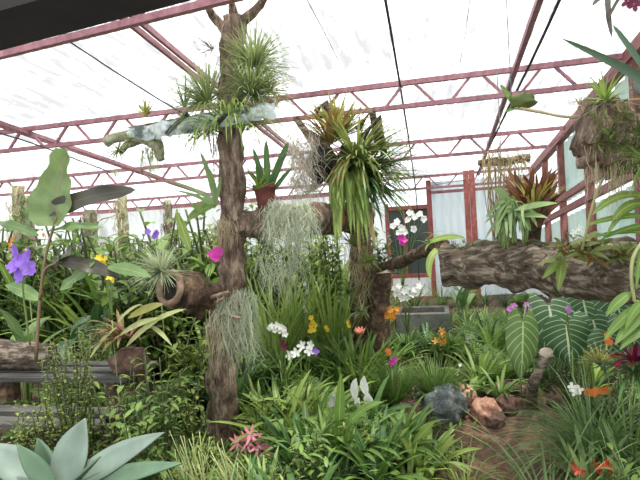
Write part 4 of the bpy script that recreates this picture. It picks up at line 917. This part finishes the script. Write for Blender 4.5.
# ---------------- shrubs and fillers
def shrub_mb(mbL, mbS, c, h, spread, nst, nl, ls, kind='oval', up=.2):
    c = V(c); h *= SCL; spread *= SCL
    for i in range(nst):
        a = R_(0, 6.28); top = c+V((math.cos(a)*spread*R_(.1, 1), math.sin(a)*spread*R_(.1, 1), h*R_(.6, 1.05)))
        pts = curve_pts([c+V((R_(-.03, .03), R_(-.03, .03), 0)), c*.5+top*.5+V((R_(-.06, .06), R_(-.06, .06), .05*h)), top], 8)
        mbS.tube(pts, lerp_list([.007, .003], 8), 4)
        for k in range(nl):
            s_ = .12+.88*(k+R_(0, 1))/nl; j = min(7, int(s_*8)); q = pts[j].lerp(pts[j+1], s_*8-j)
            az = k*2.4+R_(-.4, .4); arch(mbL, q, az, R_(-.2, .9)+up*.3, ls*R_(.6, 1.15), ls*(.5 if kind == 'oval' else .3), R_(.3, 1.1), kind, 3, .25)
def shrub(label, loc, h, sp, nst, nl, ls, mat, kind='oval', name='leafy_shrub', cat='shrub', group=None):
    t = thing(name, label, cat, loc, group); a, b_ = MB(), MB(); shrub_mb(a, b_, loc, h, sp, nst, nl, ls, kind)
    a.build('foliage', mat, t); b_.build('stems', 'stemdark', t); return t
shrub('bushy small-leaved light green shrub in front of the left bench log', at(64, 3.1), 1.40, .20, 44, 60, .036, 'small')
shrub('smaller bushy light green shrub at the left edge by the bench', at(14, 3.05), 1.0, .2, 24, 44, .038, 'small')
shrub('leafy green plant with bright leaves right of the small-leaved shrub', at(108, 3.3), 1.15, .24, 14, 14, .10, 'small', 'lance')
shrub('leafy green plant standing left of the forked stump on the bench', at(150, 3.6), 1.15, .28, 16, 14, .11, 'strap', 'lance')
shrub('leafy dark plant with mid-sized leaves behind the agave leaf tips', at(135, 3.2), .95, .28, 16, 12, .09, 'broad')
shrub('small-leaved shrub close left of the forked stump base', at(185, 4.3), .75, .25, 14, 14, .07, 'small')
shrub('feathery light shrub behind the reddish bromeliad', at(85, 4.9), 1.25, .3, 18, 16, .09, 'small', 'lance')
shrub('fine-leaved mossy shrub in the right bed below the heart leaves', at(590, 5.0), .5, .3, 40, 30, .03, 'mossy', 'lance')
shrub('fine-leaved mossy shrub beside the leaning stub', at(563, 5.7), .55, .28, 34, 30, .03, 'mossy', 'lance')
shrub('fine-leaved dark shrub at the right edge behind the grass', at(626, 4.7), .6, .25, 30, 26, .035, 'smalldark', 'lance')
shrub('low creeping green cover in front of the dark grey stone', at(440, 4.75), .10, .3, 34, 12, .04, 'small')
# tall leafy things far left
for px, Y, h, mt, lb in ((205, 6.6, 1.6, 'straplight', 'tall light green orchid clump behind the silver air plant'), (180, 7.2, 1.75, 'small', 'yellow-green shrub behind the violet flowers'),
        (140, 7.0, 1.9, 'broaddark', 'dark glossy shrub behind the pale posts'), (105, 6.4, 1.6, 'broaddark', 'dark shrub under the dark drooping leaf'), (60, 6.5, 1.9, 'broad', 'broad-leaved shrub behind the big pale leaf'), (15, 6.0, 1.7, 'broaddark', 'dark shrub behind the purple flower')):
    shrub(lb, at(px, Y), h, .35, 16, 12, .20, mt, 'lance', 'tall_shrub')
for px, Y, y0, mt, r, lb in ((122, 7.4, 196, 'rootpale', .10, 'pale fibrous post'), (18, 7.6, 186, 'rootpale', .13, 'pale fibrous post at the left edge'), (28, 7.2, 196, 'mossy', .08, 'mossy post at the left edge'), (90, 8.6, 210, 'bark', .16, 'grey trunk behind the dark drooping leaf'), (168, 8.0, 200, 'bark', .07, 'thin brown post left of the tall trunk')):
    b0 = at(px, Y); q = P(px, y0, Y); t = thing('plant_post', lb+', hung with dry roots', 'post', b0)
    m = MB(); limb(m, [b0, b0.lerp(q, .5)+V((.02, 0, 0)), q], [r*1.1, r, r*.9], 26, 12, .3, 8, px); m.build('post', 'mossbark', t)
    m = MB(); strands(m, [b0.lerp(q, R_(.4, 1.02))+V((R_(-r, r), -r*R_(.5, .9), 0)) for _ in range(60)], 260, .4, .014, .5); m.build('roots', mt, t)
def bananaish(label, px, Y, n, h, ln, wd, mat):
    b0 = at(px, Y); t = thing('broadleaf_plant', label, 'plant', b0); 
    for i in range(n):
        m = MB(); q = b0+V((R_(-.08, .08), R_(-.08, .08), h*SCL*R_(.45, .9))); m2 = MB(); m2.tube([b0, q], [.015, .01], 6); m2.build('stalk', 'stemgreen', t)
        arch(m, q, i*2.4+R_(-.3, .3), R_(.6, 1.4), ln*R_(.8, 1.1), wd, R_(.5, 1.5), 'lance', 8, .2); m.build('leaf', mat, t)
bananaish('broad dark-leaved plant in the left back by the pale post', 145, 6.2, 7, 1.6, .7, .17, 'bananamid')
bananaish('broad-leaved plant behind the hanging yellow flowers at left', 100, 5.6, 7, 1.25, .6, .16, 'broaddark')
bananaish('broad-leaved plant left of the tall trunk at mid height', 185, 6.4, 6, 1.5, .6, .13, 'broad')
bananaish('broad-leaved plant low at the left edge behind the bench', 20, 5.2, 7, 1.1, .6, .18, 'bananamid')
bananaish('broad-leaved dark plant behind the small-leaved shrub', 65, 5.3, 7, 1.0, .55, .16, 'broaddark')
for px, Y, h, mt, kd, lb in ((255, 6.5, 1.75, 'straplight', 'lance', 'tall light shrub just right of the tall trunk below the moss'), (280, 7.2, 1.9, 'smalldark', 'lance', 'tall dark shrub behind the hanging moss'), (300, 6.7, 1.85, 'straplight', 'lance', 'tall yellow-green shrub below the middle of the cross log'), (318, 7.3, 2.0, 'straplight', 'lance', 'tall light bamboo-like plant under the right end of the cross log'), (334, 6.6, 1.9, 'straplight', 'lance', 'tall yellow-green shrub left of the dark mossy trunk'), (378, 7.6, 1.75, 'smalldark', 'lance', 'shrub behind the sawn-off post'), (268, 8.2, 2.3, 'small', 'oval', 'far light shrub seen between the trunks'), (240, 7.6, 2.1, 'smalldark', 'oval', 'far dark shrub behind the tall trunk')):
    shrub(lb, at(px, Y), h*1.15, .34, 22, 26, .19, mt, kd, 'tall_shrub')
for px, Y, lb in ((404, 6.75, 'left'), (426, 6.85, 'middle'), (446, 6.7, 'right')):
    clump('arching green plant in front of the grey stone trough, %s one of three' % lb, px, 0, 34, .62, .045, 'strapdark' if lb == 'middle' else 'strap', (.6, 1.45), (.5, 1.7), Y=Y)
for px, Y, lb in ((292, 6.2, 'behind the lavender flower spike'), (312, 6.6, 'behind the yellow orchid spray'), (330, 6.3, 'between the yellow flowers and the dark trunk'), (345, 7.0, 'behind the dark mossy trunk'), (268, 6.0, 'under the hanging moss right of the tall trunk')):
    clump('tall clump of upright yellow-green blades '+lb, px, 0, 46, 1.5, .04, 'straplight', (1.1, 1.55), (.1, .9), Y=Y)
bananaish('glossy strap-leaved plant in front of the far red posts', 462, 8.2, 8, .7, .6, .11, 'bananamid')

# species for the fill: each is built a few times, then copied into the beds
def proto_strap(mat, ln, wd, n, e0, dr, kind='strap'):
    t = bpy.data.objects.new('strap_plant', None); C.objects.link(t); ORG[t.name] = V((0, 0, 0))
    m = MB(); rosette(m, V((0, 0, 0)), n, ln, wd, e0, dr, kind, 6, .3, .05); m.build('foliage', mat, t); return t
def proto_shrub(mat, h, sp, ns, nl, ls, kind):
    t = bpy.data.objects.new('leafy_shrub', None); C.objects.link(t); ORG[t.name] = V((0, 0, 0))
    a, b_ = MB(), MB(); shrub_mb(a, b_, V((0, 0, 0)), h, sp, ns, nl, ls, kind); a.build('foliage', mat, t); b_.build('stems', 'stemdark', t); return t
def proto_fern(mat, n, ln):
    t = bpy.data.objects.new('fern', None); C.objects.link(t); ORG[t.name] = V((0, 0, 0))
    for i in range(n):
        m = MB(); az = i*2.4+R_(-.2, .2); e = R_(.7, 1.3); dr = R_(.8, 1.6); p = V((0, 0, 0)); h = V((math.cos(az), math.sin(az), 0)); sd = V((-h.y, h.x, 0))
        K = 16; l = ln*SCL*R_(.8, 1.1)
        for k in range(K):
            tt = k/K; ee = e-dr*tt**1.3; d = h*math.cos(ee)+V((0, 0, math.sin(ee))); q = p+d*(l/K)
            wl = l*.26*math.sin(math.pi*(tt*.85+.12))
            for s_ in (-1, 1): blade(m, p, p+(sd*s_+d*.45)*wl+V((0, 0, -.1*wl)), l/K*.8, sd.cross(d), V((0, 0, 0)), 'lance', 3)
            m.box(p, q, .006, .006); p = q
        m.build('frond', mat, t)
    return t
PROTO = {
    'straps': [proto_strap('strap', .55, .045, 20, (.6, 1.45), (.4, 1.7)), proto_strap('strap', .6, .03, 28, (.7, 1.5), (.3, 1.5)), proto_strap('straplight', .55, .04, 20, (.6, 1.45), (.4, 1.6))],
    'darkstraps': [proto_strap('strapdark', .6, .05, 18, (.7, 1.45), (.3, 1.3)), proto_strap('strapdark', .6, .028, 28, (.7, 1.5), (.3, 1.4))],
    'grass': [proto_strap('grass', .6, .012, 70, (.8, 1.5), (.3, 1.7), 'grass'), proto_strap('grassgrey', .6, .013, 60, (.8, 1.5), (.3, 1.8), 'grass')],
    'shrub': [proto_shrub('small', .55, .28, 16, 14, .07, 'oval'), proto_shrub('small', .6, .28, 16, 14, .09, 'lance')],
    'darkshrub': [proto_shrub('smalldark', .6, .28, 16, 14, .09, 'oval'), proto_shrub('broad', .65, .28, 12, 10, .13, 'lance')],
    'fern': [proto_fern('fern', 11, .55), proto_fern('fern', 9, .6)],
}
NAMEK = {'straps': ('strap_plant', 'strap-leaved green plant', 'plant'), 'darkstraps': ('strap_plant', 'dark strap-leaved plant', 'plant'), 'grass': ('grass_tussock', 'thin-bladed grass tussock', 'grass'),
         'shrub': ('leafy_shrub', 'light green small-leaved shrub', 'shrub'), 'darkshrub': ('leafy_shrub', 'dark green leafy shrub', 'shrub'), 'fern': ('fern', 'green fern with feathery fronds', 'fern')}
used = set(); HEROES = [o.location.copy() for o in SC.objects if o.type == 'EMPTY' and o.get('category') and o.location.z < .2]
TAKEN = set()
LANDMARKS = [(n_, p_.x, p_.y) for n_, p_ in (('pink lily', at(248, 4.3)), ('dark grey stone', G(446, 424)), ('pinkish pale stone', G(487, 424)), ('leaning stub', G(531, 402)), ('white arum lilies', at(362, 5.0)),
    ('foot of the tall trunk', G(222, 449)), ('tall upright amaryllis leaf', at(338, 4.3)), ('left sedge tussock', G(396, 408)), ('right sedge tussock', G(437, 405)), ('dark mossy trunk', G(362, 378)), ('light green heart leaf', V((.66, 4.0, 0))),
    ('velvety heart leaves', V((.98, 4.2, 0))), ('big arching grass tussock', at(585, 4.4)), ('orange-red flower row', at(597, 4.7)), ('grey stone trough', G(422, 334)), ('white-purple orchid', at(306, 5.1)), ('agave', at(60, 2.8)), ('small-leaved bench shrub', at(64, 3.1)),
    ('pale rush stems', at(195, 3.4)), ('yellow orchid spray', at(312, 5.8)), ('pair of red posts', at(470, 10.6)), ('far door', at(412, 10.6)), ('pale fibrous post', at(122, 7.4)), ('mossy post at the left edge', at(28, 7.2)), ('grey trunk in the left back', at(90, 8.6)), ('thin brown post', at(168, 8.0)), ('reddish bench bromeliad', at(128, 4.05)), ('left edge log', at(10, 4.2)))]
SPOTS = []
HGT = {'straps': .36, 'darkstraps': .40, 'grass': .36, 'shrub': .45, 'darkshrub': .48, 'fern': .36}
CLEAR = [(385, 530, 310), (380, 460, 362), (375, 480, 420), (385, 455, 330), (160, 245, 440), (250, 345, 238), (375, 425, 424), (420, 475, 436), (470, 565, 440), (232, 268, 458), (204, 240, 425), (525, 560, 392), (0, 100, 455), (110, 165, 385), (345, 392, 332), (255, 320, 345), (505, 545, 385), (560, 612, 395), (325, 375, 415), (380, 455, 400), (575, 640, 440), (0, 60, 372)]
def project(p):
    d = V(p)-V((0, 0, CZ)); k = d.dot(CF); return 320+FPX*d.dot(CR)/k, 240-FPX*d.dot(CU)/k, k
def hides(x, y, h, w_):
    px, py, k = project((x, y, h)); hw = w_*FPX/k
    for a, b, yy in CLEAR:
        if a < px+hw*.6 and px-hw*.6 < b and py < yy:
            g = G((a+b)/2, yy+2)
            if y < g.y: return True
    return False
def fill(where, x0, x1, y0, y1, n, kinds, hs, gap):
    k = 0; tries = 0
    while k < n and tries < n*30:
        tries += 1; x, y = R_(x0, x1), R_(y0, y1)
        if abs(x-pathx(y)) < pathw(y)+.12: continue
        if any((x-p.x)**2+(y-p.y)**2 < gap*gap for p in SPOTS): continue
        kd = RND.choice(kinds); pr = RND.choice(PROTO[kd]); sc = R_(*hs)
        if hides(x, y, HGT[kd]*sc, .22*sc): continue
        SPOTS.append(V((x, y, 0)))
        nm, lb, ct = NAMEK[kd]
        o = pr if pr.name not in used else copy_tree(pr)
        if pr.name not in used: used.add(pr.name)
        o.name = nm; used.add(o.name); used.add(pr.name)
        o.location = (x, y, gz(x, y)-.01); o.rotation_euler = (0, 0, R_(0, 6.28)); o.scale = (sc*R_(.85, 1.15),)*2+(sc,)
        lab = None
        for nm2, lx, ly in LANDMARKS:
            dx, dy = x-lx, y-ly
            if math.hypot(dx, dy) < .55:
                rel = ('close behind' if dy > 0 else 'close in front of') if abs(dy) > abs(dx) else ('just right of' if dx > 0 else 'just left of')
                if (lb, rel, nm2) not in TAKEN: TAKEN.add((lb, rel, nm2)); lab = '%s %s the %s' % (lb, rel, nm2); break
        tag(o, lab or lb+' '+where, ct, {'grass': 'grass tussocks', 'plant': 'strap-leaved plants', 'shrub': 'leafy shrubs', 'fern': 'ferns'}[ct]+' '+where); k += 1
fill('in the middle bed around the orchids', -1.5, .0, 3.0, 4.6, 70, ['straps', 'straps', 'straps', 'darkstraps', 'straps', 'grass', 'fern', 'shrub'], (.6, 1.05), .16)
fill('at the foot of the dark mossy trunk and cross log', -2.2, -.1, 4.6, 6.6, 56, ['straps', 'straps', 'shrub', 'fern', 'darkstraps'], (1.1, 1.9), .22)
fill('in the back bed before the far wall', -2.6, 1.2, 6.6, 8.7, 56, ['straps', 'darkstraps', 'straps', 'darkshrub', 'fern'], (1.3, 2.0), .34)
fill('below the cross log in the back bed', -2.7, -1.1, 6.2, 9.2, 26, ['shrub', 'straps', 'shrub'], (2.2, 3.5), .3)
fill('low in front of the far wall and door', -1.0, 1.3, 6.9, 9.6, 60, ['straps', 'darkstraps', 'fern', 'grass'], (.6, 1.25), .22)
fill('in the bed behind the stones and the path', .0, 1.3, 4.7, 6.6, 30, ['straps', 'darkstraps', 'grass', 'fern'], (.9, 1.3), .25)
fill('in the right bed beside the path', .7, 1.36, 2.5, 4.7, 40, ['grass', 'darkstraps', 'grass', 'darkshrub'], (.5, .95), .16)
fill('between the plank benches and the tall trunk', -3.2, -1.3, 3.5, 4.6, 44, ['darkshrub', 'shrub', 'darkstraps', 'fern'], (1.2, 2.1), .21)
fill('in the left back bed behind the banana-like plant', -6.5, -2.0, 4.7, 7.4, 84, ['darkshrub', 'shrub', 'straps', 'darkshrub', 'straps'], (2.5, 4.0), .32)
fill('along the far wall at the left', -7.0, -2.5, 7.4, 8.9, 40, ['darkshrub', 'shrub', 'straps'], (2.6, 3.8), .45)
fill('low in the left foreground around the benches', -2.6, -.7, 2.1, 3.5, 50, ['darkstraps', 'darkshrub', 'shrub', 'grass', 'straps'], (.5, 1.2), .16)
for ps in PROTO.values():
    for o in ps:
        if not o.get('category'):
            for ch in list(o.children): bpy.data.objects.remove(ch)
            bpy.data.objects.remove(o)
# low ground cover of small leaves between the plants
m = MB()
for i in range(9000):
    y = R_(2.6, 7.5); x = R_(-3, 1.7)
    dd = abs(x-pathx(y))
    if dd < pathw(y)*R_(.75, 1.25) and R_(0, 1) < .93: continue
    arch(m, V((x, y, gz(x, y))), R_(0, 6.28), R_(.4, 1.4), R_(.06, .16), R_(.012, .04), R_(.3, 1.4), RND.choice(('grass', 'lance')), 3)
tag(m.build('ground_cover_leaves', 'grass'), 'low green weeds and seedlings covering the bed soil', 'ground cover', None, 'stuff')
